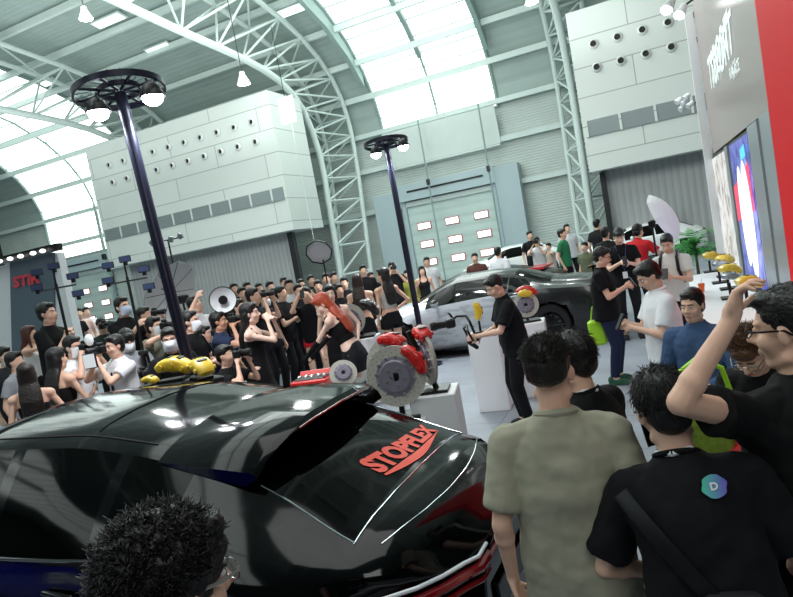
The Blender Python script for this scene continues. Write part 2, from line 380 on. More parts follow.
def ceil_panel(px,py,w,d,lb):
    # find the roof point under that pixel
    dr=ray(px,py); best=None
    for i in range(600):
        p=CAM+dr*(8+i*.05)
        for k in range(len(PROF)-1):
            (y0,z0),(y1,z1)=PROF[k],PROF[k+1]
            if min(y0,y1)<=p.y<=max(y0,y1) and p.z>=z0+(z1-z0)*(p.y-y0)/(y1-y0)-.1: best=p; sl=math.atan2(z1-z0,y1-y0); break
        if best: break
    if not best: return
    if sl>PI/2: sl-=PI
    if sl<-PI/2: sl+=PI
    t=thing('ceiling_panel_light',lb,'ceiling light',best-V((0,0,.1)),group='small rectangular roof lights'); R=Matrix.Rotation(sl,3,'X')
    MB().box((0,0,0),(w,d,.08),R).obj('light_frame',m_steel,t,smooth=False); MB().box((0,-.0,-.05),(w*.9,d*.85,.03),R).obj('diffuser',m_fl,t,smooth=False)
for a in ((158,46,1.6,.5,'small roof light left of the second pendant lamp'),(48,80,1.2,.5,'small roof light near the far left lattice girder'),(108,18,1.9,.6,'small roof light beside the top left pendant lamp'),
          (290,8,1.6,.6,'roof light above the left arch truss'),(77,128,1.0,.4,'lowest small roof light at the left')): ceil_panel(*a)
# ------------------------------------------------------------------ cars
m_paintb=mat('black_car_paint','#030405',.09,spec=.33)
m_glass=mat('tinted_glass','#020303',.06,spec=.16)
m_tyre=mat('tyre_rubber','#101112',.75); m_rim=mat('alloy_rim','#4a4d52',.3,.8); m_rimd=mat('dark_alloy_rim','#191b1e',.3,.7)
m_chrome=mat('chrome_highlight_strip','#d8dde2',.12,1); m_redl=mat('tail_light_red','#7d0c14',.15,coat=1); m_whl=mat('head_lamp','#dfe8ee',.1,coat=1)
m_under=mat('car_underside','#08090a',.8)
def smoothf(P):
    xs=[p[0] for p in P]; ys=[p[1] for p in P]; n=len(P)
    d=[(ys[i+1]-ys[i])/(xs[i+1]-xs[i]) for i in range(n-1)]
    m=[d[0]]+[0 if d[i-1]*d[i]<=0 else 2*d[i-1]*d[i]/(d[i-1]+d[i]) for i in range(1,n-1)]+[d[-1]]
    def f(x):
        if x<=xs[0]: return ys[0]
        if x>=xs[-1]: return ys[-1]
        i=0
        while x>xs[i+1]: i+=1
        h=xs[i+1]-xs[i]; t=(x-xs[i])/h; t2,t3=t*t,t*t*t
        return (2*t3-3*t2+1)*ys[i]+(t3-2*t2+t)*h*m[i]+(-2*t3+3*t2)*ys[i+1]+(t3-t2)*h*m[i+1]
    return f
class Shape:
    def __init__(s,L,top,belt,hw,rw,crown=.05,sill=.22,drop=.07):
        s.L=L; s.top,s.belt,s.hw,s.rw=map(smoothf,(top,belt,hw,rw)); s.crown=crown; s.sill=sill; s.drop=drop
    def sec(s,u):
        zt=s.top(u); zb=min(s.belt(u),zt-s.drop-.03); w=s.hw(u); r=min(s.rw(u),w-.06); q=zt-s.drop
        P=[(w-.10,s.sill),(w-.03,s.sill+.08),(w,.48),(w+.005,.68),(w-.012,zb-.09),(w-.04,zb)]
        P+=[(w-.04+(r-w+.04)*k+.028*math.sin(PI*k),zb+(q-zb)*k) for k in (.25,.5,.75)]
        P+=[(r,q),(r-.05,q+.035),(r*.72,zt-.01+s.crown*.35),(r*.4,zt+s.crown*.75),(0,zt+s.crown)]
        return P
    def z_at(s,u,y):
        P=s.sec(u)[9:]; y=abs(y)
        for (y0,z0),(y1,z1) in zip(P,P[1:]):
            if y1<=y<=y0: return z1+(z0-z1)*((y-y1)/(y0-y1+1e-9))
        return P[0][1]
def make_car(name,label,group,loc,rz,S,paint,glass_u,side_u,pillars,wheels,R=.35,step=.085,glass_top=(9,13),rim=None,lamp=True,detail=True):
    t=thing(name,label,'car',loc,rz,group)
    us=set([0,S.L]); k=0
    while k<S.L: us.add(round(k,4)); k+=step
    for a,b in glass_u: us|={a,b}
    for a in side_u: us.add(a)
    for a,b in pillars: us|={a,b}
    us=sorted(us)
    us=[u for i,u in enumerate(us) if i==0 or u-us[i-1]>.012 or u in (0,S.L)]
    secs=[]
    def full(u,sc=1,du=0):
        P=S.sec(u); zc=.6
        P=[(y*sc,(z-zc)*sc+zc) for y,z in P]
        return [V((u+du,-y,z)) for y,z in P]+[V((u+du,y,z)) for y,z in reversed(P[:-1])]
    rows=[full(0,.86,-.05),full(0,.95,-.035)]+[full(u) for u in us]+[full(S.L,.95,.03),full(S.L,.86,.05)]
    uu=[-1,-1]+us+[99,99]; n=len(rows[0]); NP=14
    parts={'body':[], 'windscreen':[], 'side_window':[]}
    def inside(a,b,rng): return any(a>=x-1e-4 and b<=y+1e-4 for x,y in rng)
    V_=[list(r) for r in rows]
    # wheel arches
    for wu in wheels:
        for i,r in enumerate(V_):
            for j,p in enumerate(r):
                jj=min(j,n-1-j)
                if jj<=5:
                    d=math.hypot(p.x-wu,p.z-R); RR=R*1.13
                    if d<RR and p.z>S.sill-.05:
                        # push to circle rim
                        if d<.02: continue
                        q=(RR/d); nx,nz=wu+(p.x-wu)*q,R+(p.z-R)*q
                        r[j]=V((nx,p.y,max(nz,S.sill))) if d>RR*.62 else p
    faces={}
    for i in range(len(V_)-1):
        a,b=uu[i],uu[i+1]
        for j in range(n-1):
            jj=min(j,n-2-j); q=(i*n+j,i*n+j+1,(i+1)*n+j+1,(i+1)*n+j)
            c=(rows[i][j]+rows[i+1][j+1])/2
            if jj<=5 and any(math.hypot(c.x-wu,c.z-R)<R*1.06 for wu in wheels): continue
            key='body'
            if 9<=jj<=12 or jj==10:
                for gi,(x,y) in enumerate(glass_u):
                    if a>=x-1e-4 and b<=y+1e-4 and jj>=10: key='glass%d'%gi
            if 5<=jj<=8 and a>=side_u[0]-1e-4 and b<=side_u[1]+1e-4:
                key='body' if inside(a,b,pillars) else 'side%d'%(0 if j<NP-1 else 1)
            faces.setdefault(key,[]).append(q)
    allv=[p for r in V_ for p in r]
    def sub(fl):
        mp={}; vs=[]; fs=[]
        for f in fl:
            g=[]
            for k in f:
                if k not in mp: mp[k]=len(vs); vs.append(allv[k])
                g.append(mp[k])
            fs.append(tuple(g))
        m=MB(); m.add(vs,fs); return m
    bm=sub(faces['body']); n0=len(V_)-1
    bm.add(V_[0],[tuple(range(n))]); bm.add(V_[-1],[tuple(range(n-1,-1,-1))])
    body=bm.obj('body',paint,t,sharp=50)
    for k,fl in faces.items():
        if k.startswith('glass'): sub(fl).obj('rear_window' if k=='glass0' else 'windscreen',m_glass,t,sharp=60)
        if k.startswith('side'): sub(fl).obj('side_window',m_glass,t,sharp=60)
    MB().box((S.L/2,0,.28),(S.L-.2,S.hw(2)*2-.5,.22)).obj('underside',m_under,t,smooth=False)
    for wu in wheels:
        for s in (-1,1):
            y=s*(S.hw(wu)-.12); Rm=Matrix.Rotation(PI/2,3,'X')
            MB().lathe([(R*1.12,-.16),(R*1.12,.1)],(wu,y-s*.05,R),Rm,24).obj('wheel_arch',m_under,t)
            wh=MB().lathe([(R*.68,-.11),(R*.9,-.115),(R*.99,-.08),(R,0),(R*.99,.08),(R*.9,.115),(R*.68,.11)],(wu,y,R),Rm,28).obj('tyre',m_tyre,t)
            rm=MB().lathe([(R*.69,-.1),(R*.64,-.09),(R*.6,0),(R*.64,.09),(R*.69,.1)],(wu,y,R),Rm,28)
            for q in range(10):
                a=2*PI*q/10; c0=V((wu,y+s*.07,R)); rm.cyl(c0,c0+V((math.cos(a),0,math.sin(a)))*R*.66,.028,.018,6)
            rm.lathe([(.001,-.1),(.07,-.08),(.07,.08),(.001,.1)],(wu,y,R),Rm,12); rm.obj('rim',rim or m_rim,wh)
            MB().lathe([(.001,0),(R*.5,0)],(wu,y-s*.02,R),Rm,20).obj('brake_disc',m_rim,wh)
    if lamp:
        for s in (-1,1):
            u=S.L-.16; z=S.top(u)-.12; MB().ell((u,s*(S.hw(u)-.16),z),(.17,.16,.06)).obj('headlight',m_whl,t)
            MB().ell((.04,s*(S.hw(.05)-.14),S.top(.1)-.14),(.06,.16,.05)).obj('tail_light',m_redl,t)
            um=side_u[1]-.25; c=V((um,s*(S.hw(um)+.09),S.belt(um)+.06)); mm=MB().ell(c,(.07,.11,.075)); mm.cyl(c,c-V((0,s*.14,.05)),.02,n=6); mm.obj('wing_mirror',paint,t)
    return t
# --- black coupe in the foreground
S1=Shape(5.0,[(0,.93),(.08,1.03),(.22,1.10),(.36,1.14),(.8,1.33),(1.2,1.46),(1.6,1.54),(2.1,1.59),(2.8,1.59),(3.15,1.54),(3.35,1.46),(3.95,1.10),(4.3,1.03),(4.75,.9),(5,.75)],
  [(0,.88),(.6,1.04),(1.2,1.1),(2,1.06),(4,.98),(5,.7)],[(0,.42),(.08,.58),(.22,.74),(.45,.87),(.9,.965),(2.4,.96),(4,.97),(4.6,.9),(5,.74)],
  [(0,.74),(.36,.70),(.9,.62),(1.4,.60),(2.2,.61),(3,.62),(3.4,.66),(3.95,.76),(4.5,.72),(5,.55)],crown=.04)
CARLOC=V((-.90,2.74,0)); CARRZ=math.radians(180-3)
car1=make_car('coupe_car','glossy black coupe in the foreground with roof spoiler and red sticker',None,CARLOC,CARRZ,S1,m_paintb,[(.36,1.35),(3.35,3.95)],(1.15,3.55),[(1.6,1.68),(2.42,2.52)],[.95,3.95],R=.37,step=.06,rim=m_rimd,lamp=False)
def onS(u,y,o=.004): return V((u,y,S1.z_at(u,y)+o))
# spoiler
sp=MB(); secs=[]
def ksp(y): return 1-.25*(abs(y)/.62)**2
N=18; vs=[];fs=[]
for i in range(N+1):
    y=-.62+1.24*i/N; e=.5+.12*(1-(y/.62)**2); d=(abs(y)/.62)**6*.05
    zt=S1.z_at(1.3,y)
    for u,z in ((1.42,S1.z_at(1.42,y)+.002),(1.1,zt+.045-d),(.86-.1*(1-(y/.62)**2),zt+.02-d),(.83-.1*(1-(y/.62)**2),zt-.005-d),(.9-.1*(1-(y/.62)**2),zt-.045-d),(1.25,S1.z_at(1.25,y)-.01)): vs.append(V((u,y,z)))
for i in range(N):
    for k in range(6): fs.append((i*6+k,(i+1)*6+k,(i+1)*6+(k+1)%6,i*6+(k+1)%6))
fs+=[tuple(range(6)),tuple(range(N*6+5,N*6-1,-1))]
spo=MB().add(vs,fs).obj('spoiler',m_paintb,car1,sharp=35)
MB().tube([vs[i*6+3]+V((-.006,0,0)) for i in range(4,N-3)],.007,6).obj('brake_light_bar',m_redl,spo)
# seams, highlight lines, chrome trim and rear lights
def seam(pts,r,m,name='highlight_trim_line'): MB().tube([onS(u,y,r*.4) for u,y in pts],r,6).obj(name,m,car1)
m_seam=mat('panel_gap','#000000',.8)
def yarc(u0,b,y0,y1,n=24): return [(u0-b*(1-(y/.66)**2),y) for y in [y0+(y1-y0)*i/n for i in range(n+1)]]
seam(yarc(.36,.03,-.66,.66),.004,m_chrome); seam(yarc(.27,.13,-.62,.62),.003,m_chrome)  # bright tubes imitate highlights reflected along the trunk edges
for s in (-1,1):
    seam([(.36+(1.35-.36)*i/16,s*(S1.rw(.36+(1.35-.36)*i/16)-.045)) for i in range(17)],.004,m_chrome)
    seam([(1.5+1.8*i/20,s*(S1.rw(1.5+1.8*i/20)-.07)) for i in range(21)],.005,m_seam,'roof_seam')
seam(yarc(1.95,.0,-.5,.5),.004,m_seam,'roof_seam')
for s in (-1,1):
    for dz,m,r,nm in ((0,m_redl,.022,'tail_light'),(.05,m_whl,.009,'tail_light_strip'),(-.055,m_redl,.012,'tail_light_strip')):
        pts=[V((u,s*(S1.hw(u)+.004),.86+dz+u*.08)) for u in (.55,.42,.32,.22,.12,.05,.0)]+[V((-.045,s*y,.86+dz)) for y in (.36,.25)]
        MB().tube(pts,r,8).obj(nm,m,car1)
MB().tube([V((-.055,y,.86)) for y in (-.25,0,.25)],.012,8).obj('tail_light_bar',m_redl,car1)
MB().rbox((-.06,0,.66),(.02,.52,.13),.01).obj('number_plate',m_dark,car1)
for s in (-1,1):
    u=3.3; c=V((u,s*(S1.hw(u)+.1),S1.belt(u)+.08)); mm=MB().ell(c,(.08,.13,.09)); mm.cyl(c,c-V((0,s*.16,.06)),.025,n=6); mm.obj('wing_mirror',m_paintb,car1)
    MB().tube([V((u,s*(S1.hw(u)-.03),S1.belt(u)+.012)) for u in [1.0+.1*i for i in range(27)]],.008,6).obj('window_trim',m_chrome,car1)
    for u in (1.75,2.75): MB().caps(V((u,s*(S1.hw(u)+.012),.93)),V((u+.2,s*(S1.hw(u)+.012),.935)),.014,.014).obj('door_handle',m_paintb,car1)
# STOPFLEX sticker on the rear glass
m_decal=mat('sticker_red','#ee4a35',.45)
vs,fs=text_mesh('STOPFLEX',.26,bold=.014,sub=2,width=.62)
xs=[p.x for p in vs]; x0,wdt=min(xs),max(xs)-min(xs); ys=[p.y for p in vs]; y0,hgt=min(ys),max(ys)-min(ys)
def stick(a,b):
    # a: 0..1 reading direction (near side -> far side), b: 0..1 up the glass; baseline sags like a smile
    u=.44-.03*math.sin(a*PI)+b*(.135-.04*a); return onS(u,.20-a*.70,.005)
dm=MB().add([stick((p.x-x0)/wdt,(p.y-y0)/hgt) for p in vs],fs)
for i in range(24):
    q=[]
    for k in (i,i+1):
        a=k/24; q.append((stick(a,-.05),stick(a,-.08-.42*math.sin(PI*min(1,a*.9+.1))**1.5*(1-a*.35))))
    dm.quad(q[0][0],q[0][1],q[1][1],q[1][0])
dm.obj('sticker',m_decal,car1,smooth=False)
# --- wrapped muscle car in the middle distance
def wrap_mat():
    m=mat('silver_black_wrap','#c2c9cf',.25,coat=.5); nt=m.node_tree; b=nt.nodes['Principled BSDF']
    tc=nt.nodes.new('ShaderNodeTexCoord'); sx=nt.nodes.new('ShaderNodeSeparateXYZ'); nz=nt.nodes.new('ShaderNodeTexNoise'); nz.inputs['Scale'].default_value=2.2; nz.inputs['Detail'].default_value=6
    mp=nt.nodes.new('ShaderNodeMapping'); mp.inputs['Scale'].default_value=(.8,1,3)
    nt.links.new(tc.outputs['Object'],sx.inputs[0]); nt.links.new(tc.outputs['Object'],mp.inputs[0]); nt.links.new(mp.outputs[0],nz.inputs[0])
    ad=nt.nodes.new('ShaderNodeMath'); ad.operation='MULTIPLY_ADD'; ad.inputs[1].default_value=1.3; nt.links.new(nz.outputs['Fac'],ad.inputs[0]); nt.links.new(sx.outputs['X'],ad.inputs[2])
    r=nt.nodes.new('ShaderNodeValToRGB'); r.color_ramp.interpolation='CONSTANT'; mr=nt.nodes.new('ShaderNodeMapRange'); mr.inputs[1].default_value=0; mr.inputs[2].default_value=6
    nt.links.new(ad.outputs[0],mr.inputs[0]); nt.links.new(mr.outputs[0],r.inputs[0])
    e=r.color_ramp.elements; e[0].color=lin('#16181b'); e[0].position=0; e[1].position=.40; e[1].color=lin('#c4cbd1')
    x=r.color_ramp.elements.new(.385); x.color=lin('#3a3d41')
    n2=nt.nodes.new('ShaderNodeTexNoise'); n2.inputs['Scale'].default_value=5; n2.inputs['Detail'].default_value=8; nt.links.new(mp.outputs[0],n2.inputs[0])
    r2=nt.nodes.new('ShaderNodeValToRGB'); r2.color_ramp.elements[0].position=.40; r2.color_ramp.elements[1].position=.47; r2.color_ramp.elements[0].color=(.3,.32,.34,1); r2.color_ramp.elements[1].color=(1,1,1,1)
    nt.links.new(n2.outputs['Fac'],r2.inputs[0])
    mx=nt.nodes.new('ShaderNodeMix'); mx.data_type='RGBA'; mx.blend_type='MULTIPLY'; mx.inputs[0].default_value=.35
    nt.links.new(r.outputs[0],mx.inputs[6]); nt.links.new(r2.outputs[0],mx.inputs[7])
    gt=nt.nodes.new('ShaderNodeMath'); gt.operation='GREATER_THAN'; gt.inputs[1].default_value=1.0; nt.links.new(sx.outputs['Z'],gt.inputs[0])
    m2=nt.nodes.new('ShaderNodeMix'); m2.data_type='RGBA'; m2.inputs[7].default_value=lin('#0b0c0e'); nt.links.new(gt.outputs[0],m2.inputs[0]); nt.links.new(mx.outputs[2],m2.inputs[6]); nt.links.new(m2.outputs[2],b.inputs['Base Color'])
    return m
S2=Shape(4.9,[(0,.9),(.1,1.0),(.5,1.04),(.95,1.08),(1.6,1.27),(2.2,1.33),(2.7,1.33),(3.0,1.27),(3.75,.98),(4.0,.94),(4.6,.82),(4.9,.66)],
  [(0,.85),(.6,.98),(1.5,.99),(3,.93),(4.9,.6)],[(0,.80),(.2,.92),(.9,.97),(2.4,.93),(3.9,.96),(4.5,.88),(4.9,.72)],
  [(0,.66),(.5,.68),(1,.62),(1.6,.54),(2.4,.55),(3,.58),(3.75,.7),(4.4,.68),(4.9,.5)],crown=.035,sill=.16)
P_r=at_z(556,346,0); P_f=at_z(398,362,0); dirv=(P_f-P_r).normalized(); side=V((dirv.y,-dirv.x,0))
if side.y<0: side=-side
o2=P_r-dirv*1.0+side*.85
car2=make_car('muscle_car','low coupe with a silver wrapped front and a black tail, parked side-on in the middle',None,(o2.x,o2.y,0),math.atan2(dirv.y,dirv.x),S2,wrap_mat(),[(.95,1.6),(3.0,3.75)],(1.3,3.35),[(1.62,1.72)],[1.0,3.98],R=.36,rim=m_rimd); car2.scale=(1.0,1.03,1.10)
w=MB()
w.box((.12,0,1.22),(.26,1.5,.025),Matrix.Rotation(.12,3,'Y')); w.box((.15,.55,1.1),(.1,.03,.24)); w.box((.15,-.55,1.1),(.1,.03,.24)); w.obj('rear_wing',m_paintb,car2,smooth=False)
MB().box((2.5,0,.15),(2.5,1.95,.04)).obj('side_skirt',m_paintb,car2,smooth=False)
for k,(u0,u1) in enumerate(((.55,1.05),(.7,1.25),(.85,1.45))):
    pass
# --- cars standing behind
m_paintw=mat('white_car_paint','#e8ecec',.2,coat=.8); m_paintd=mat('dark_green_car_paint','#1a2a2b',.2,coat=.8); m_paintr=mat('racing_car_paint','#26282c',.25,coat=.6); m_rw=mat('car_wrap_red','#c22230',.3,coat=.5)
S3=Shape(4.5,[(0,.95),(.1,1.05),(.35,1.1),(.9,1.35),(1.5,1.46),(2.4,1.45),(2.8,1.36),(3.4,1.05),(4.2,.92),(4.5,.7)],[(0,.9),(1,1.0),(3,.95),(4.5,.6)],[(0,.78),(.2,.87),(1,.9),(3.6,.9),(4.2,.84),(4.5,.7)],
  [(0,.64),(.4,.64),(1,.58),(2.4,.58),(3.4,.68),(4.2,.64),(4.5,.5)],crown=.04)
def bgcar(px,py,z,rz,paint,label,grp=None,S=S3,name='parked_car'):
    p=at_z(px,py,z)
    c,s=math.cos(rz),math.sin(rz)
    return make_car(name,label,grp,(p.x-c*2.2,p.y-s*2.2,0),rz,S,paint,[(.35,.95),(2.8,3.4)],(.95,2.95),[(1.8,1.9)],[.85,3.65],R=.33,step=.2)
bgcar(512,246,1.45,math.radians(200),m_paintw,'white parked car with bright windscreen behind the two men by the roller door')
bgcar(640,226,1.4,math.radians(190),m_paintw,'white parked car at the right behind the man in the red shirt')
bgcar(85,322,1.5,math.radians(175),m_paintd,'dark green parked car behind the photographers at the left')
c=bgcar(272,284,1.5,math.radians(185),m_paintr,'dark racing car with a white number and red stripe behind the models')
vs,fs=text_mesh('77',.5,bold=.02)
MB().add([V((2.1-p.x,-S3.hw(2)-.02,.75+p.y)) for p in vs],fs).obj('race_number',m_white,c,smooth=False)
MB().box((1.6,0,1.53),(1.5,.25,.02)).obj('roof_stripe',m_rw,c,smooth=False)
# open red / black tailgate of the car behind the muscle car
S4=Shape(4.6,[(0,.9),(.1,1.0),(.4,1.05),(1,1.2),(1.6,1.3),(2.4,1.3),(2.8,1.22),(3.5,.95),(4.3,.85),(4.6,.65)],[(0,.85),(1,.98),(3,.92),(4.6,.6)],[(0,.8),(.2,.9),(1,.95),(3.7,.94),(4.3,.86),(4.6,.7)],
  [(0,.66),(.4,.66),(1,.58),(2.4,.56),(3.5,.68),(4.3,.62),(4.6,.5)],crown=.03)
m_paintk=mat('satin_black_paint','#17191c',.35,coat=.3)
p=at_z(560,262,1.15)
c=make_car('sports_car','satin black sports car with a red engine bay behind the muscle car tail',None,(-2.4,16.2,0),math.radians(176),S4,m_paintk,[(.4,1.6),(2.8,3.5)],(1.2,3.0),[(1.8,1.9)],[.9,3.7],R=.35,step=.2,rim=m_rimd)
MB().box((.55,-.1,1.12),(.5,1.1,.06)).obj('engine_cover',m_rw,c,smooth=False)
# blue car on the near side, mirrored in the black coupe's windows
m_blue=mat('blue_car_paint','#1c22b8',.25,coat=.8)
c=make_car('racing_car','blue racing car seen only as a reflection in the side windows of the black coupe',None,(-2.3,-.15,0),math.radians(180),S3,m_blue,[(.35,.95),(2.8,3.4)],(.95,2.95),[(1.8,1.9)],[.85,3.65],R=.33,step=.2)
vs,fs=text_mesh('ENDLESS',.30,bold=.01,width=1.0)
MB().add([V((1.9-p.x,-S3.hw(2)-.025,.72+p.y)) for p in vs],fs).obj('lettering',m_white,c,smooth=False)
# ------------------------------------------------------------------ right-hand booth (wall plane x = 1.2)
m_taupe=mat('glossy_taupe_panel','#b09f9b',.25,spec=.5); m_redw=mat('red_panel','#f20c1c',.6,spec=.2); m_grey=mat('silver_frame','#b4bac0',.3,.4)
m_ltr=mat('acrylic_letter','#eef7f7',.3,emit=.35)
w=MB(); w.box((1.34,11.15,4.5),(.2,6.8,3.0)); w.box((1.42,11.5,1.5),(.1,6.1,3.0)); struct(w,'wall_right_booth',m_taupe,smooth=False)
w=MB(); w.box((1.38,6.75,3.2),(.3,2.0,6.4)); struct(w,'wall_right_red',m_redw)
w=MB(); w.box((1.36,8.12,1.5),(.26,.7,3.0)); struct(w,'trim_5',m_grey); w=MB(); w.box((1.4,8.52,1.49),(.2,.12,2.98)); struct(w,'trim_6',m_black)
t=thing('wall_sign','raised white wall lettering above the two screens','sign',(1.22,11.1,4.25))
def wall_txt(txt,y_far,y_near,z0,z1,x=-.03,m=m_ltr,name='lettering',shear=.25,par=None):
    vs,fs=text_mesh(txt,1,shear=shear,bold=.02); xs=[p.x for p in vs]; ys=[p.y for p in vs]
    a,b=min(xs),max(xs); c,d=min(ys),max(ys); n=len(vs); g=MB()
    f1=[V((x,(y_far+(p.x-a)/(b-a)*(y_near-y_far))-11.1,z0+(p.y-c)/(d-c)*(z1-z0)-4.25)) for p in vs]
    g.add(f1,fs); g.add([p+V((.04,0,0)) for p in f1],fs); return g.obj(name,m,par or t,smooth=False)
wall_txt('TSPORT',12.75,9.5,4.02,4.55); wall_txt('RACE',10.1,9.35,3.72,3.88,shear=.2)
def screen_mat(name,seed,cols):
    m=mat(name,'#000000',.3); nt=m.node_tree; b=nt.nodes['Principled BSDF']
    tc=nt.nodes.new('ShaderNodeTexCoord'); mp=nt.nodes.new('ShaderNodeMapping'); mp.inputs['Location'].default_value=(seed,seed,0); mp.inputs['Scale'].default_value=(1,1.6,1)
    nz=nt.nodes.new('ShaderNodeTexNoise'); nz.inputs['Scale'].default_value=2.5; nz.inputs['Distortion'].default_value=1.5; nz.inputs['Detail'].default_value=3
    r=nt.nodes.new('ShaderNodeValToRGB'); r.color_ramp.elements[0].color=lin(cols[0]); r.color_ramp.elements[0].position=.3
    r.color_ramp.elements[1].color=lin(cols[-1]); r.color_ramp.elements[1].position=.72
    for i,c in enumerate(cols[1:-1]): e=r.color_ramp.elements.new(.3+.42*(i+1)/(len(cols)-1)); e.color=lin(c)
    nt.links.new(tc.outputs['Object'],mp.inputs[0]); nt.links.new(mp.outputs[0],nz.inputs[0]); nt.links.new(nz.outputs['Fac'],r.inputs[0])
    nt.links.new(r.outputs[0],b.inputs['Emission Color']); b.inputs['Emission Strength'].default_value=.9
    return m
t=thing('led_screen','far display screen with a pale grey artwork beside the palm plant','screen',(1.2,13.5,.8))
MB().box((.06,0,1.05),(.1,2.6,2.1)).obj('display',screen_mat('screen_pale',3,['#5c6066','#c9c3b8','#f3f4f4','#ffffff']),t,smooth=False)
MB().box((.08,0,1.05),(.12,2.72,2.2)).obj('bezel',m_black,t,smooth=False)
MB().box((.08,-1.5,.8),(.14,.4,2.7)).obj('side_column',m_grey,t,smooth=False)
t=thing('led_screen','near display screen glowing blue and pink with white discs','screen',(1.2,10.42,.8))
MB().box((.06,0,1.05),(.1,2.1,2.12)).obj('display',screen_mat('screen_blue',0,['#2c3470','#4a54b8','#7f8ae0','#9ba6ea']),t,smooth=False)
MB().box((.08,0,1.05),(.12,2.2,2.2)).obj('bezel',m_black,t,smooth=False); MB().box((.08,-1.5,.75),(.14,.8,2.85)).obj('side_column',m_grey,t,smooth=False)
def glow(n,c,e=.9): return mat(n,c,.5,emit=e)
a=MB(); R=Matrix.Rotation(PI/2,3,'Y')
for y,z,ry,rz_ in ((.1,1.0,.34,.75),(-.45,.95,.40,.85)):
    n=32; vs=[V((-.012-.004*(y<0),y+ry*math.cos(2*PI*i/n),z+rz_*math.sin(2*PI*i/n))) for i in range(n)]; a.add(vs,[tuple(range(n))])
a.obj('disc_graphic',glow('screen_white','#eef2ff'),t,smooth=False)
MB().add([V((-.008,.95,1.45)),V((-.008,-.95,1.75)),V((-.008,-.95,1.1)),V((-.008,.95,.9))],[(0,1,2,3)]).obj('band_graphic',glow('screen_pink','#e0435f'),t,smooth=False)
MB().add([V((-.009,-.3,1.95)),V((-.009,-.8,2.0)),V((-.009,-.8,1.84)),V((-.009,-.3,1.8))],[(0,1,2,3)]).obj('logo_graphic',glow('screen_cyan','#5bc0e8'),t,smooth=False)
# white frame at the far end and spotlights along the top
w=MB(); w.box((1.15,14.65,3),(.16,.12,5.8)); struct(w,'trim_7',m_white)
m_spot=mat('spot_glow','#ffffff',.5,emit=12)
def spot(px,py,D,lb,grp):
    p=at_d(px,py,D); t=thing('spotlight',lb,'spotlight',p,0,grp)
    MB().cyl((0,0,0),(-.1,-.12,-.16),.06,.1,12).obj('lamp_housing',m_white,t); MB().ell((-.1,-.12,-.16),(.08,.08,.06)).obj('bulb',m_spot,t)
    MB().cyl((0,0,0),(.25,.05,.12),.02,n=6).obj('arm',m_dark,t); return t
spot(684,6,10.6,'white spotlight above the left end of the booth wall','booth spotlights')
spot(672,0,9.6,'small spotlight at the top edge, left of the booth wall','booth spotlights')
t=thing('wall_lamp_cluster','white cluster of small lamps on the far edge of the booth wall','lamp',at_x(692,104,1.1))
for k in range(5): MB().cyl((-.05*k,.1*k-.3,.1*((k*2)%3)),(-.05*k-.12,.1*k-.35,.1*((k*2)%3)-.08),.05,.07,10).obj('lamp_head',m_white,t)
MB().cyl((.1,0,0),(-.2,-.1,.1),.02,n=6).obj('arm',m_dark,t)
# ------------------------------------------------------------------ long display counter
t=thing('display_counter','long white display counter running along the booth screens','counter',(.68,8.1,0))
MB().rbox((0,0,.86),(.72,7.4,.06),.015).obj('counter_top',m_white,t,smooth=False)
MB().box((.03,0,.415),(.62,7.2,.83)).obj('counter_base',m_white,t,smooth=False)
m_yel=mat('yellow_caliper_paint','#e8c53a',.3,coat=.5); m_redc=mat('red_caliper_paint','#d32a27',.25,coat=.6); m_blk=mat('black_caliper_paint','#17181a',.3,coat=.4)
m_iron=mat('brushed_rotor','#c6c4bb',.45,.15,var=.08,scale=30); m_hat=mat('rotor_hat','#8d8998',.4,.3); m_bolt=mat('bolt_steel','#dfe2e4',.2,.9); m_grc=mat('grey_caliper_paint','#9aa0a6',.3,.5)
def caliper_mb(R=.19,w=.12,span=1.1,n=14):
    """monobloc caliper hugging a rotor of radius R; local: rotor axis = y, caliper centred on +z"""
    m=MB(); secs=[]
    for i in range(n+1):
        a=-span/2+span*i/n; e=abs(2*i/n-1); d=V((math.sin(a),0,math.cos(a)))
        bulge=1+.10*math.cos(i/n*PI*4)*(1-e); h=.052*(1-.45*e**3)*bulge; wd=w/2*(1-.25*e**2)
        secs.append((d*(R*.93),d,V((0,1,0)),h,wd))
    m.loft(secs,16,3.2); return m
def caliper(par,m,R=.19,w=.12,span=1.1,Mx=None,name='caliper'):
    q=caliper_mb(R,w,span); o=q.obj(name,m,par)
    for s in (-1,1):
        for k in (-.3,0,.3):
            d=V((math.sin(k*span),0,math.cos(k*span))); MB().cyl(d*R*.93+V((0,s*w*.45,0)),d*R*.93+V((0,s*w*.56,0)),.016,n=10).obj('piston_cover',m,o)
    g=MB()
    for k in (-.14,.14): d=V((math.sin(k),0,math.cos(k))); g.box(d*(R*.93+.047),(.03,w*.5,.02),Matrix.Rotation(k,3,'Y'))
    g.obj('bridge_window',m_black,o)
    if Mx: o.matrix_local=Mx
    return o
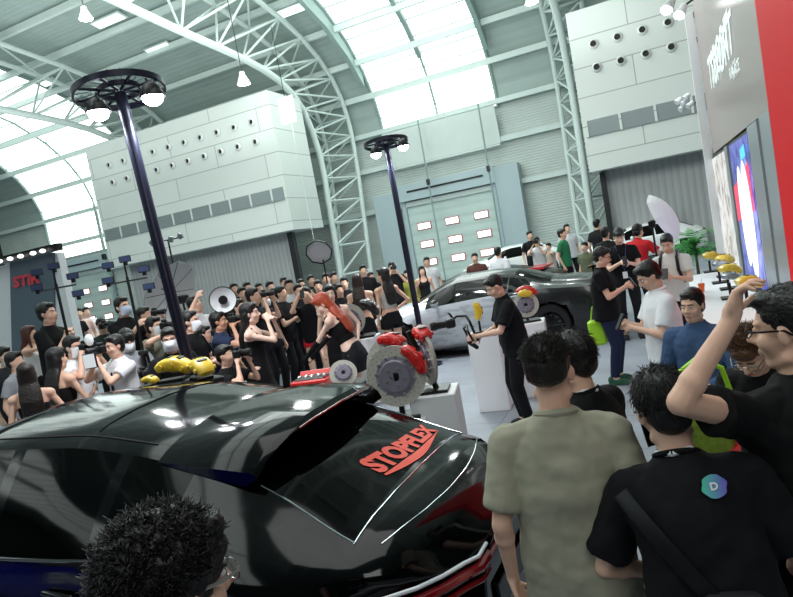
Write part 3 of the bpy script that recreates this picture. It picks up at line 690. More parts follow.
def rotor(par,R=.19,Mx=None,name='rotor'):
    Ry=Matrix.Rotation(-PI/2,3,'X')
    m=MB().lathe([(R*.62,-.012),(R,-.012),(R,-.004),(R*.97,-.003),(R*.97,.003),(R,.004),(R,.012),(R*.62,.012),(R*.62,-.012)],(0,0,0),Ry,40).obj(name,m_iron,par,sharp=25)
    h=MB().lathe([(R*.16,-.035),(R*.5,-.035),(R*.55,-.02),(R*.66,-.016),(R*.66,.004),(R*.5,-.0),(R*.16,-.015),(R*.16,-.035)],(0,0,0),Ry,40).obj('rotor_hat',m_hat,m,sharp=25)
    def many(K,q,d,r_):
        b=MB().cyl((0,-d,0),(0,0,0),R*r_,n=8).obj('rotor_bolt',m_bolt,m)
        for k in range(K):
            c=b if k==0 else b.copy(); a=2*PI*k/K; c.location=(R*q*math.cos(a),0,R*q*math.sin(a))
            if k: COL.objects.link(c); c.parent=m
    many(12,.64,.03,.045); many(5,.30,.045,.04)
    g=MB()
    for ring in (.70,.78,.86,.93):
        for k in range(16): a=2*PI*(k+ring*7)/16; g.cyl((R*ring*math.cos(a),-.0135,R*ring*math.sin(a)),(R*ring*math.cos(a),-.0115,R*ring*math.sin(a)),R*.016,n=6)
    g.obj('drill_hole',m_black,m)
    if Mx: m.matrix_local=Mx
    return m
def plinth(px,py,D,w,h,rz,label,base=0):
    p=at_d(px,py,D)
    t=thing('display_plinth',label,'plinth',(p.x,p.y,0),rz); MB().rbox((0,0,h/2),(w,w,h),.008).obj('plinth_box',m_white,t,smooth=False)
    MB().box((0,0,.02),(w*.9,w*.9,.04)).obj('plinth_foot',m_dark,t,smooth=False); return p
def orient(rz,A):
    y=-(Matrix.Rotation(-rz,3,'Z')@V(A)).normalized(); x=y.cross(V((0,0,1))).normalized(); z=x.cross(y); return Matrix((x,y,z)).transposed().to_4x4()
def RX(a,ax): return Matrix.Rotation(a,4,ax)
def T(*a): return Matrix.Translation(V(a))
# calipers on the counter
cal=[(11.9,.85,'far yellow caliper at the end of the counter',m_yel),(11.0,.98,'yellow caliper with black bolts, second from the far end of the counter',m_yel),(10.3,.86,'grey bare caliper between the yellow ones on the counter',m_grc),
     (9.55,.9,'large yellow caliper in the middle of the counter row',m_yel),(8.7,.84,'grey caliper in front of the large yellow one on the counter',m_grc),(8.0,.94,'nearest yellow caliper on the counter, above the raised hand',m_yel)]
for y,x,lb,m in cal:
    t=thing('brake_caliper',lb,'brake caliper',(x-.12,y,.89),0,'calipers on the counter')
    MB().box((0,0,.012),(.22,.2,.024)).obj('stand_base',m_black,t,smooth=False); MB().cyl((0,0,.02),(0,0,.2),.018,n=8).obj('stand_post',m_black,t)
    s=1.25 if m is m_yel else .9
    caliper(t,m,.19,.15,1.25,T(0,0,.07 if s>1 else .13)@RX(.5+.2*math.sin(y*3),'Z')@RX(.25,'Y')@Matrix.Scale(s,4))
t=thing('orange_cup','orange cup standing on the counter behind the white polo man','cup',(.45,9.6,.89)); MB().lathe([(.03,0),(.045,.12),(.04,.12),(.028,.01)],n=16).obj('cup_body',mat('orange_plastic','#f06a2a',.4),t); MB().cyl((0,0,.1),(.01,0,.19),.005,n=6).obj('straw',m_white,t)
# ------------------------------------------------------------------ brake displays on plinths
p=plinth(437,405,4.9,.36,1.1,math.radians(12),'nearest white plinth carrying the red caliper display'); bx,by=p.x,p.y
t=thing('brake_display','black and silver rotor on edge with a red caliper on the nearest plinth','brake display',(bx,by,1.1),math.radians(12))
MB().box((-.02,0,.012),(.28,.24,.024)).obj('stand_base',m_black,t,smooth=False)
MB().cyl((.02,0,.02),(-.12,-.02,.5),.022,n=8).obj('stand_arm',m_black,t)
Mr=T(-.03,.02,.27)@orient(math.radians(12),-RT*.95-FW*.30-UP*.22)
rotor(t,.22,Mr); caliper(t,m_redc,.22,.13,1.0,Mr@RX(math.radians(8),'Y'))
c=p=at_d(396,376,4.75); z0=p.z
t=thing('display_plinth','white plinth half hidden by the black car, under the big rotor','plinth',(p.x,p.y,0),.2); hh=z0-.34
MB().rbox((0,0,hh/2),(.34,.34,hh),.008).obj('plinth_box',m_white,t,smooth=False)
fc=math.atan2(-(CAM.x-p.x),CAM.y-p.y)+PI   # facing the camera: local -y towards it
t=thing('brake_display','big drilled rotor facing the camera with two red calipers','brake display',(p.x,p.y,hh),fc)
MB().box((0,0.05,.012),(.26,.24,.024)).obj('stand_base',m_black,t,smooth=False); MB().cyl((0,.06,.02),(0,.03,.36),.022,n=8).obj('stand_post',m_black,t)
Mr=T(0,0,z0-hh)@RX(math.radians(10.3),'Y')@RX(math.radians(-18),'Z'); rotor(t,.235,Mr)
caliper(t,m_redc,.235,.13,1.15,Mr@RX(math.radians(47),'Y')); 
Mr2=T(-.02,.2,z0-hh+.03)@RX(math.radians(10.3),'Y')@RX(math.radians(-38),'Z'); ro=rotor(t,.25,Mr2,'rear_rotor'); caliper(t,m_redc,.25,.13,1.0,Mr2@RX(math.radians(0),'Y'))
p=plinth(364,345,9.6,.46,1.0,math.radians(10),'white plinth left of the light pole with rotor and black caliper')
t=thing('brake_display','silver rotor with a black white-lettered caliper on the plinth behind the models','brake display',(p.x,p.y,1.0),math.radians(20))
MB().box((0,0,.012),(.3,.24,.024)).obj('stand_base',m_black,t,smooth=False); MB().cyl((0,.05,.02),(0,.03,.2),.02,n=8).obj('stand_post',m_black,t)
t.scale=(1.35,1.35,1.35); Mr=T(-.12,0,.22)@RX(math.radians(15),'Z'); rotor(t,.19,Mr); cc=caliper(t,m_blk,.21,.2,1.3,T(.02,.02,.2)@RX(math.radians(45),'Y'))
q=MB()
for k in (-.28,-.1,.1,.28): d=V((math.sin(k),0,math.cos(k))); q.box(d*(.2+.045),(.03,.12,.012),Matrix.Rotation(k,3,'Y'))
q.obj('caliper_lettering',m_white,cc)
p=plinth(530,330,8.3,.42,.98,math.radians(8),'white plinth behind the cameraman in black with red and yellow calipers')
t=thing('brake_display','white rotor with red and yellow calipers on the plinth behind the cameraman','brake display',(p.x,p.y,.98),math.radians(20))
MB().box((0,0,.012),(.3,.24,.024)).obj('stand_base',m_black,t,smooth=False); MB().cyl((0,.05,.02),(0,.03,.2),.02,n=8).obj('stand_post',m_black,t)
Mr=T(0,0,.23)@RX(math.radians(-10),'Z'); rotor(t,.17,Mr); caliper(t,m_redc,.20,.14,1.5,Mr@T(0,.06,.015)@RX(.25,'Y')); caliper(t,m_yel,.17,.1,1.1,Mr@T(0,-.03,0)@RX(.1,'Y'))
t=thing('camera_lens','grey telephoto lens standing on the plinth behind the cameraman','lens',(p.x-.14,p.y+.05,.98)); MB().lathe([(.05,0),(.05,.12),(.065,.15),(.065,.3),(.075,.32),(.07,.36),(.06,.36)],n=18,cap=True).obj('lens_barrel',m_grc,t); MB().lathe([(.067,.2),(.069,.21),(.069,.25),(.067,.26)],n=18).obj('focus_ring',m_black,t)
p=plinth(489,358,8.0,.4,1.0,math.radians(5),'white plinth partly hidden by the cameraman in black')
t=thing('brake_caliper','yellow caliper standing upright on the plinth beside the cameraman','brake caliper',(p.x-.05,p.y,1.0),math.radians(15))
MB().box((0,0,.012),(.2,.2,.024)).obj('stand_base',m_black,t,smooth=False); MB().cyl((0,0,.02),(0,0,.15),.015,n=8).obj('stand_post',m_black,t)
caliper(t,m_yel,.2,.12,1.2,T(-.17,0,.28)@RX(math.radians(90),'Y'))
# yellow calipers behind the black coupe's roof (left)
for px,py,D,rz,sc,lb in ((171,368,5.6,.3,1.25,'big yellow caliper lying beside the tall lamp pole, left of it'),(199,366,5.5,-.5,1.1,'yellow caliper just right of the tall lamp pole'),(147,374,5.6,.1,.6,'small yellow caliper end left of the big yellow one')):
    p=at_d(px,py,D); hh=p.z-.12
    t=thing('display_plinth','grey plinth under the '+{171:'big yellow caliper left of the pole',199:'yellow caliper right of the pole',147:'small yellow caliper'}[px],'plinth',(p.x,p.y,0),rz); MB().rbox((0,0,hh/2),(.3 if sc>1 else .16,.3 if sc>1 else .16,hh),.01).obj('plinth_box',m_dark,t,smooth=False)
    t=thing('brake_caliper',lb,'brake caliper',(p.x,p.y,hh),rz)
    caliper(t,m_yel,.22,.16,1.3,T(0,0,-.08*sc)@RX(.2,'Y')@Matrix.Scale(sc,4)); MB().box((0,0,.012),(.2*sc,.14,.024)).obj('stand_base',m_black,t,smooth=False)
# red case the red-haired model leans over, grey sheet, loose rotor
p=at_d(312,376,7.3)
t=thing('display_table','low table under the red tool case','table',(p.x,p.y,0),.15); MB().rbox((0,0,p.z-.14),(.6,.4,.04),.01).obj('tabletop',m_white,t,smooth=False)
for a in (-1,1):
    for b in (-1,1): MB().cyl((a*.25,b*.16,0),(a*.25,b*.16,p.z-.16),.02,n=8).obj('leg',m_dark,t)
t=thing('tool_case','open red case filled with black parts in front of the red-haired woman','case',(p.x,p.y,p.z-.12),.15)
g=MB(); g.rbox((0,0,.05),(.46,.3,.1),.015); g.obj('case_body',m_redc,t,smooth=False); MB().rbox((0,0,.105),(.38,.22,.02),.01).obj('foam_insert',m_black,t,smooth=False)
MB().rbox((.0,.17,.10),(.46,.03,.12),.01,Matrix.Rotation(-.5,3,'X')).obj('case_lid',m_redc,t,smooth=False)
g=MB()
for k in range(5): g.ell((-.16+.08*k,.02*(k%2),.12),(.028,.04,.02))
g.obj('tool_parts',m_bolt,t)
p=at_d(344,377,5.8); t=thing('display_stool','low dark stool under the loose rotor','stool',(p.x,p.y,0)); MB().cyl((0,0,p.z-.09),(0,0,p.z-.06),.2,n=20).obj('stool_top',m_dark,t); MB().cyl((0,0,0),(0,0,p.z-.08),.04,n=10).obj('stool_post',m_dark,t)
t=thing('loose_rotor','loose grey rotor lying tilted left of the big red display','brake rotor',(p.x,p.y,p.z-.055),0); rotor(t,.13,T(0,0,.09)@RX(math.radians(-35),'X')@RX(.5,'Z'))
# ------------------------------------------------------------------ tall ring lamp poles
m_navy=mat('pole_dark_blue','#1c2034',.35,.3); m_flood=mat('flood_glow','#f4f6ff',.5,emit=30)
def lamppole(tp,bp,D,lb,rr):
    A=at_d(tp[0],tp[1],D); B=at_d(bp[0],bp[1],D); G=A+(B-A)*(A.z/(A.z-B.z)); G.z=0
    t=thing('lamp_pole',lb,'lamp pole',G,0,'ring-topped lamp poles'); a=A-G
    MB().cyl((0,0,0),a,.055,n=14).obj('pole',m_navy,t); MB().cyl((0,0,0),(0,0,.03),.3,n=20).obj('base_plate',m_navy,t)
    d=a.normalized(); q=d.to_track_quat('Z','Y').to_matrix(); c=a
    r=MB().lathe([(rr,0.02),(rr+.02,0.02),(rr+.02,.08),(rr,.08),(rr,0.02)],c-d*.03,q,36); r.lathe([(rr*.45,.03),(rr*.5,.03),(rr*.5,.08),(rr*.45,.08),(rr*.45,.03)],c-d*.03,q,24)
    for k in range(8): an=2*PI*k/8; r.cyl(c+q@V((rr*.1*math.cos(an),rr*.1*math.sin(an),.02)),c+q@V((rr*math.cos(an),rr*math.sin(an),.03)),.015,n=6)
    r.obj('ring_frame',m_navy,t)
    w=MB()
    for k in range(24): an=2*PI*k/24; an2=2*PI*(k+.5)/24; w.cyl(c+q@V((rr*1.02*math.cos(an),rr*1.02*math.sin(an),.06)),c+q@V((rr*.5*math.cos(an2),rr*.5*math.sin(an2),.05)),.006,n=5)
    w.obj('ring_wiring',m_steeld,t)
    for sx,nm in ((-1,0),(1,1)):
        o=_r*(sx*rr*.82 if sx>0 else -rr*.5)+V((0,-.05,-.14 if sx<0 else -.09))
        h=MB().lathe([(.03,.12),(.07,.1),(.12,0),(.12,-.02)],c+o,n=18).obj('flood_lamp',m_dark,t); MB().ell(c+o+V((0,0,-.02)),(.10,.10,.08)).obj('bulb',m_flood,h)
        MB().cyl(c+o+V((0,0,.1)),c+o*.9+V((0,0,.16)),.015,n=6).obj('lamp_arm',m_dark,h)
        l=bpy.data.lights.new('flood_light','SPOT'); l.energy=170*(D/6)**.5; l.spot_size=2.6; l.spot_blend=.6; l.shadow_soft_size=.1; l.color=(.93,.95,1)
        lo=bpy.data.objects.new('flood_light',l); COL.objects.link(lo); lo.location=c+o+V((0,0,-.12)); lo.rotation_euler=(0,0,0); lo.parent=t
lamppole((120,93),(192,378),6.0,'tall dark lamp pole with lit ring head just beyond the black coupe roof',.41)
lamppole((386,144),(421,334),11.6,'second lamp pole with lit ring head in front of the silver coupe',.40)
# ------------------------------------------------------------------ logo booth at the far left
D=15; fl=at_d(-40,300,D); 
def bp(px,py): return at_y(px,py,YB)
YB=at_d(30,300,D).y
t=thing('logo_booth','dark blue-grey booth wall with red logo and white flanks at the far left','booth wall',(bp(30,300).x,YB,0)); O=V((bp(30,300).x,YB,0))
def bpoly(pts,dy,th,name,m):
    P=[bp(*q)-O for q in pts]; vs=[V((p.x,dy,p.z)) for p in P]+[V((p.x,dy+th,p.z)) for p in P]; n=len(P)
    return MB().add(vs,[tuple(range(n)),tuple(range(2*n-1,n-1,-1))]+[(i,n+i,n+(i+1)%n,(i+1)%n) for i in range(n)]).obj(name,m,t,smooth=False)
m_slate=mat('slate_panel','#61707c',.45,var=.05)
zt=bp(30,258).z; b1=at_z(30,300,0)
def gx(px,py): return bp(px,py).x-O.x
xa,xb,xc,xd=gx(10,261),gx(55,257),gx(-25,395),gx(22,395)
zb0=0
def poly2(pts,dy,th,name,m):
    n=len(pts); vs=[V((x,dy,z)) for x,z in pts]+[V((x,dy+th,z)) for x,z in pts]
    return MB().add(vs,[tuple(range(n)),tuple(range(2*n-1,n-1,-1))]+[(i,n+i,n+(i+1)%n,(i+1)%n) for i in range(n)]).obj(name,m,t,smooth=False)
poly2([(xa-4,0),(xb+.05,0),(xb+.05,zt-.02),(xa-4,zt-.02)],.03,.2,'white_panel',m_white)
sl=(xa-xc)/zt
poly2([(xa-1.1,0),(xb-1.1,0),(xb,zt),(xa,zt)],-.02,.05,'slate_panel',m_slate)
MB().box(((xa-4+xb+.4)/2,-.15,zt+.08),(xb+.4-xa+4,.16,.16)).obj('top_rail',m_black,t,smooth=False)
for px in (11,33,56,46,22): x=gx(px,258); MB().ell((x,-.3,zt+.05),(.07,.07,.05)).obj('rail_spot',mat('rail_spot_glow','#ffffff',.5,emit=1.2),t)
vs,fs=text_mesh('STiR',1,shear=.15,bold=.05); xs=[p.x for p in vs]; ys=[p.y for p in vs]; a0,a1,c0,c1=min(xs),max(xs),min(ys),max(ys)
L0,L1=bp(16,288)-O,bp(41,275)-O
MB().add([V((L0.x+(p.x-a0)/(a1-a0)*(L1.x-L0.x),-.06,L0.z+(p.y-c0)/(c1-c0)*.27)) for p in vs],fs).obj('logo_lettering',mat('logo_red','#e2495a',.4),t,smooth=False)
# ------------------------------------------------------------------ photo gear
m_umw=mat('umbrella_white','#e9eef0',.6,sheen=.2); m_umg=mat('umbrella_grey','#7b828a',.5,.2)
def umbrella(px,py,D,ax,r,m_in,m_out,lb,pole_to=0):
    p=at_d(px,py,D); t=thing('photo_umbrella',lb,'umbrella',(p.x,p.y,0)); z=p.z; q=V(ax).normalized().to_track_quat('Z','Y').to_matrix()
    for nm,m,of in (('canopy',m_out,.006),('lining',m_in,0)):
        g=MB(); N=16; K=6; vs=[]
        for k in range(K+1):
            a=k/K*1.15
            for i in range(N):
                rr=r*math.sin(a)/math.sin(1.15)*(1-.05*(i%2)*(k/K)); h=r*.62*math.cos(a)/1.0
                vs.append(q@V((rr*math.cos(2*PI*i/N),rr*math.sin(2*PI*i/N),h+of))+V((0,0,z)))
        g.add(vs,[(k*N+i,k*N+(i+1)%N,(k+1)*N+(i+1)%N,(k+1)*N+i) for k in range(K) for i in range(N)]); g.obj(nm,m,t,smooth=False)
    rb=MB()
    for i in range(0,16,2):
        rb.cyl(q@V((0,0,r*.3))+V((0,0,z)),q@V((r*.95*math.cos(2*PI*i/16),r*.95*math.sin(2*PI*i/16),r*.27))+V((0,0,z)),.005,n=5)
    rb.cyl(q@V((0,0,r*.62))+V((0,0,z)),q@V((0,0,-r*.3))+V((0,0,z)),.008,n=6); rb.obj('ribs',m_dark,t)
    e=q@V((0,0,-.1)); MB().cyl(V((e.x,e.y,0)),V((e.x,e.y,z+e.z)),.018,n=8).obj('light_stand',m_black,t)
    MB().rbox(V((e.x,e.y,z+e.z)),(.12,.22,.14),.02).obj('flash_head',m_black,t)
    for k in range(3): a=2*PI*k/3+.4; MB().cyl(V((e.x,e.y,.35)),V((e.x+.4*math.cos(a),e.y+.4*math.sin(a),.01)),.012,n=6).obj('stand_leg',m_black,t)
    return t
vr=RT; 
umbrella(178,297,10.4,-RT*.8+UP*.35+FW*.28,.60,m_umw,m_umg,'grey and white photo umbrella opened behind the photographers beside the lamp pole')
umbrella(657,221,10.8,RT*.6-FW*.62+UP*.45,.46,m_umw,m_umw,'white shoot-through photo umbrella at the right before the booth screens')
# beauty dish
p=at_d(223,300,8.2); t=thing('beauty_dish','round white beauty dish with a black centre above the photographers','reflector',(p.x,p.y,0)); fq=(CAM-p).normalized().to_track_quat('Z','Y').to_matrix()
MB().lathe([(.02,-.06),(.1,-.04),(.165,.02),(.172,.02),(.172,.005)],(0,0,p.z),fq,32).obj('dish',mat('dish_white','#dfe4e6',.5),t); MB().lathe([(.001,.03),(.055,.03),(.06,.01),(.02,-.03)],(0,0,p.z),fq,24).obj('centre_cap',m_black,t)
MB().lathe([(.168,.022),(.18,.022),(.18,.0),(.168,0)],(0,0,p.z),fq,32).obj('rim',m_black,t); e=fq@V((0,0,-.14)); MB().cyl((e.x,e.y,0),(e.x,e.y,p.z),.018,n=8).obj('light_stand',m_black,t); MB().rbox((e.x,e.y,p.z),(.12,.16,.13),.02).obj('flash_head',m_black,t)
# octagonal softbox
p=at_d(319,252,12); t=thing('softbox','black octagonal softbox with white front hanging on a stand beyond the models','softbox',(p.x,p.y,0)); q=V((.25,-.8,-.45)).normalized().to_track_quat('Z','Y').to_matrix()
MB().lathe([(.05,-.22),(.12,-.2),(.26,.0)],(0,0,p.z),q,8).obj('softbox_shell',m_black,t,smooth=False); MB().lathe([(.001,.0),(.25,.0)],(0,0,p.z),q,8).obj('diffuser',mat('diffuser_cloth','#c8d0d6',.6),t,smooth=False)
MB().lathe([(.25,-.01),(.27,-.01),(.27,.02),(.25,.02)],(0,0,p.z),q,8).obj('rim',m_black,t,smooth=False)
MB().cyl((0,.1,0),(0,.1,p.z+.0),.016,n=8).obj('light_stand',m_black,t)
# small lamp bank on a stand
p=at_d(168,240,12); t=thing('lamp_bank','stand with a row of small lamp heads above the grey photo umbrella','lamp stand',(p.x,p.y,0))
MB().cyl((0,0,0),(0,0,p.z),.016,n=8).obj('light_stand',m_black,t); MB().cyl((-.3,-.1,p.z),(.3,.1,p.z),.012,n=6).obj('cross_bar',m_black,t)
for k in range(4): x=-.28+.18*k; MB().rbox((x,x/3-.04,p.z+.03*(k%2)),(.1,.06,.12),.015,Matrix.Rotation(.4*(k-1.5),3,'Y')).obj('lamp_head',m_grc,t)
def tripod(t,z,spread=.22):
    MB().cyl((0,0,z*.55),(0,0,z),.018,n=8).obj('centre_column',m_black,t); MB().rbox((0,0,z*.62),(.1,.1,.06),.01).obj('tripod_head',m_black,t,smooth=False)
    for k in range(3): a=2*PI*k/3+.3; MB().cyl((.03*math.cos(a),.03*math.sin(a),z*.62),(spread*math.cos(a),spread*math.sin(a),.01),.02,.014,8).obj('leg',m_black,t)
m_phone=mat('phone_screen','#39435c',.2,emit=.05)
def rig(px,py,D,lb):
    p=at_d(px,py,D); rz=math.atan2(RT.y,RT.x); t=thing('phone_rig',lb,'tripod rig',(p.x,p.y,0),rz); z=p.z; tripod(t,z)
    MB().cyl((-.24,0,z-.05),(.24,0,z-.05),.012,n=6).obj('cross_bar',m_black,t); MB().cyl((0,0,z-.3),(0,0,z+.2),.012,n=6).obj('mast',m_black,t)
    for x,dz in ((-.24,.0),(.22,.06),(-.2,.18),(.24,-.16),(.02,.22)):
        ph=MB().rbox((x,0,z+dz),(.15,.02,.08),.008).obj('phone',m_black,t,smooth=False); MB().box((x,-.012,z+dz),(.135,.003,.068)).obj('screen',m_phone,ph,smooth=False); MB().box((x,0,z+dz-.055),(.04,.03,.05)).obj('clamp',m_black,ph,smooth=False)
rig(56,284,7.6,'tripod rig holding several phones beside the man in black at the far left')
rig(127,277,7.6,'tripod rig holding several phones behind the masked man in black')
# palm plant
p=at_d(694,241,14.6); t=thing('potted_palm','bushy green palm plant beyond the far end of the booth wall','plant',(p.x,p.y,0))
MB().lathe([(.16,0),(.22,.4),(.2,.4),(.15,.05)],n=20,cap=True).obj('pot',m_white,t); MB().cyl((0,0,.3),(0,0,1.1),.04,.02,8).obj('trunk',mat('trunk_brown','#5b4a35',.8),t)
g=MB(); rnd=random.Random(3)
for k in range(46):
    a=rnd.uniform(0,2*PI); L=rnd.uniform(.45,.85); up=rnd.uniform(.1,.95); z=rnd.uniform(.8,1.35); pts=[]
    for i in range(6): s=i/5; pts.append(V((math.cos(a)*L*s,math.sin(a)*L*s,z+up*L*s-.55*L*s*s)))
    for i in range(5):
        d=(pts[i+1]-pts[i]); sd=d.cross(V((0,0,1))).normalized()
        for s in (-1,1):
            for h in (0,.5):
                b0=pts[i].lerp(pts[i+1],h); tip=b0+sd*s*.17*(1-i/7)+d*.9-V((0,0,.04)); g.add([b0,b0+d*.28,tip],[(0,1,2)])
g.obj('fronds',mat('palm_green','#3f9a45',.5,var=.25,scale=6),t,smooth=False)
p=at_d(287,110,26.5); t=thing('hanging_placard','small white placard hanging at the corner of the left duct box','placard',p)
MB().box((0,0,0),(.75,.06,1.1)).obj('placard_board',m_white,t,smooth=False); MB().cyl((0,0,.5),(0,0,3.5),.015,n=6).obj('cable',m_dark,t); MB().cyl((.1,0,-.5),(.1,0,-6),.015,n=6).obj('cable',m_steel,t)
# ------------------------------------------------------------------ people
tex_w=bpy.data.textures.new('cloth_folds','CLOUDS'); tex_w.noise_scale=.14; tex_w.noise_depth=2
tex_h=bpy.data.textures.new('hair_clumps','CLOUDS'); tex_h.noise_scale=.022; tex_h.noise_depth=2
SKIN={}
def skin(k):
    c={'l':'#e3b8a0','m':'#cf9c80','w':'#ecc9b6','d':'#b98468'}[k]
    return mat('skin_'+k,c,.5,var=.05,scale=14,spec=.35)
def cloth(c,r=.85): return mat('fabric_'+c.strip('#'),c,r,var=.10,scale=9,spec=.25)
def hairm(c='#0d0b0c'):
    n='hair_'+c.strip('#')
    return mat(n,c,.42,var=.3,scale=60,bump=.4)
m_mask=mat('face_mask_white','#e9eff4',.8); m_maskb=mat('face_mask_blue','#b9cbe0',.8); m_maskk=mat('face_mask_black','#15161a',.8)
m_eyew=mat('eye_white','#e8e4e0',.3); m_iris=mat('eye_dark','#120c0a',.15); m_lip=mat('lip_pink','#b8675f',.45); m_frame=mat('glasses_frame','#0c0c0e',.25)
m_lens=mat('glasses_lens','#ffffff',.02,trans=1)
PENDING=[]; PLACED=[]
def remesh(o,vox,smooth=4,disp=0,tex=None,ds=1):
    m=o.modifiers.new('r','REMESH'); m.mode='VOXEL'; m.voxel_size=vox; m.use_smooth_shade=True
    if smooth: s=o.modifiers.new('s','SMOOTH'); s.factor=.5; s.iterations=smooth
    if disp:
        d=o.modifiers.new('d','DISPLACE'); d.texture=tex or tex_w; d.strength=disp; d.mid_level=.35; d.texture_coords='LOCAL'
    PENDING.append(o)
def flush():
    dg=bpy.context.evaluated_depsgraph_get(); dg.update()
    for o in PENDING:
        me=bpy.data.meshes.new_from_object(o.evaluated_get(dg)); old=o.data; o.modifiers.clear(); o.data=me
        me.polygons.foreach_set('use_smooth',[True]*len(me.polygons))
        bpy.data.meshes.remove(old)
    PENDING.clear()
def ik(S,Tt,a,b,hint):
    d=Tt-S; L=d.length; 
    if L>(a+b)*.995: Tt=S+d*((a+b)*.995/L); d=Tt-S; L=d.length
    k=(a*a-b*b+L*L)/(2*L); h=math.sqrt(max(a*a-k*k,0)); u=d.normalized(); e=(hint-u*hint.dot(u))
    e=e.normalized() if e.length>1e-4 else frame_from(u)[0]
    return S+u*k+e*h,Tt
def hand(mb,W,d,nrm,side,s=1,curl=.5,fat=1):
    """wrist W, direction d, palm normal nrm (fingers close towards it); side = thumb direction"""
    d=d.normalized(); nrm=(nrm-d*nrm.dot(d)).normalized(); sd=(side-d*side.dot(d)-nrm*side.dot(nrm)).normalized()
    mb.caps(W,W+d*.03*s,.024*s,.026*s); P=W+d*.05*s
    mb.ell(P,(.041*s,.014*s*fat+.004,.046*s),Matrix((sd,nrm,d)).transposed(),10,6)
    for k,(L,off) in enumerate(((.068,.031),(.078,.011),(.073,-.010),(.058,-.030))):
        b=W+d*(.088-abs(off-.005)*.25)*s+sd*off*s; a=curl*(.75+.12*k); c1=d*math.cos(a)+nrm*math.sin(a); m=b+c1*L*.48*s
        c2=d*math.cos(a*2.1)+nrm*math.sin(a*2.1); t=m+c2*L*.42*s
        mb.caps(b-d*.02*s,b,.0095*s*fat,.0092*s*fat,8,2); mb.caps(b,m,.0092*s*fat,.0085*s*fat,8,2); mb.caps(m,t,.0085*s*fat,.007*s*fat,8,2)
    b=W+d*.03*s+sd*.030*s; td=(d*.65+sd*.7+nrm*.35).normalized(); m=b+td*.036*s; td2=(d*.85+sd*.25+nrm*.45).normalized()
    mb.caps(W+d*.015*s+sd*.012*s,b,.014*s,.013*s,8,2); mb.caps(b,m,.0125*s,.0105*s,8,2); mb.caps(m,m+td2*.03*s,.0105*s,.008*s,8,2)
def person(label,px,py,hz=None,D=None,az=0,base=0,sk='l',top='tee',tc='#17181c',bot='pants',bc='#15161b',shoe='#202124',hair='short',hc='#0d0b0c',
           female=False,lean=0,side=0,hyaw=0,hpitch=0,hroll=0,hands=None,mask=None,glasses=False,group=None,fat=1.0,near=0,crouch=0,sit=False,
           sleeve=.62,palm=None,curl=.6,elbow=None,feet=None,belt=False,name='person',sc=None,lanyard=None,twist=0,hem=None,shoulder=1.0,gloves=None):
    Pt=at_z(px,py,hz) if D is None else at_d(px,py,D)
    if near<2:
        for _ in range(14):
            if all(math.hypot(Pt.x-x_,Pt.y-y_)>.46 for x_,y_ in PLACED): break
            Pt=CAM+(Pt-CAM)*1.012
    PLACED.append((Pt.x,Pt.y))
    hz=Pt.z-base
    sxw=(.93 if female else 1.0)
    # --- skeleton at 1.75 m
    legL,legU=.42,.43; ph=.94-crouch
    pel=V((0,0,ph)); la=math.radians(lean); sa=math.radians(side)
    up=V((math.sin(sa),math.sin(la),math.cos(la)*math.cos(sa))).normalized(); tw=math.radians(twist)
    fwd=(V((0,1,0))-up*up.y).normalized(); rgt=fwd.cross(up)
    fw2=fwd*math.cos(tw)+rgt*-math.sin(tw); rg2=fw2.cross(up)
    if lean>25 and not sit: pel=pel+V((0,-.10*math.sin(la),0))
    chest=pel+up*.33; nb=pel+up*.50
    shw=.175*sxw*shoulder
    SH={s:nb-up*.068+rg2*s*shw for s in (-1,1)}
    # head frame
    hy,hp,hr=math.radians(hyaw),math.radians(hpitch),math.radians(hroll)
    la2=la*.55
    HF=Matrix.Rotation(-math.radians(twist)*0,3,'Z')@Matrix.Rotation(-hy,3,'Z')@Matrix.Rotation(-(la2*.6+hp),3,'X')@Matrix.Rotation(hr,3,'Y')
    nd=(up*.8+V((0,.25,.6))).normalized()
    hc_=nb+nd*.070+HF@V((0,.008,.085)); hs=1.0
    topz=(hc_+HF@V((0,-.01,.125))).z
    s=sc or hz/topz
    HT=(hc_+HF@V((0,-.012,.125)))*s
    v=V((Pt.x-CAM.x,Pt.y-CAM.y,0)).normalized(); r=V((v.y,-v.x,0)); a=math.radians(az); f=-v*math.cos(a)+r*math.sin(a)
    rz=math.atan2(-f.x,f.y); RZ=Matrix.Rotation(rz,3,'Z'); off=RZ@HT
    root=thing(name,label,'person',(Pt.x-off.x,Pt.y-off.y,base if sc is None else max(0,Pt.z-off.z)),rz,group)
    sm=skin(sk)
    def W2L(w): return (RZ.transposed()@(V(w)-root.location))/s
    vox=(.022,.0125,.0075)[near]
    # --- legs
    HP={q:pel+V((q*.088,0,-.02)) for q in (-1,1)}; FT={}
    for q in (-1,1):
        f0=(feet or {}).get(q,(q*.11,0)); FT[q]=V((f0[0],f0[1],.085))
    KN={}
    for q in (-1,1):
        k,t=ik(HP[q],FT[q],legU,legL,V((q*.15,1,0))); KN[q]=k; FT[q]=V((t.x,t.y,t.z))
    # --- arms
    EL={};WR={};hands=hands or {}
    for q in (-1,1):
        h=hands.get(q)
        if h is not None and h[0]=='W': tgt=W2L(h[1]); hint=V((q*.6,-.3,-.9))
        elif h is None: tgt=SH[q]+V((q*.07,.03,-.50)); hint=V((q*.3,-1,0))
        else:
            tgt=nb+V(h); hint=V((q*.6,-.3,-.9))
        if elbow and q in elbow: hint=V(elbow[q]) if elbow[q][0]!='W' else W2L(elbow[q][1])-SH[q]
        e,t=ik(SH[q],tgt,.285,.25,hint); EL[q]=e; WR[q]=t
    B=MB()
    # torso
    def sec(c,rx,ry,x=rg2,y=fw2): return (c,x,y,rx,ry)
    F=fat; wst=.80 if female else 1
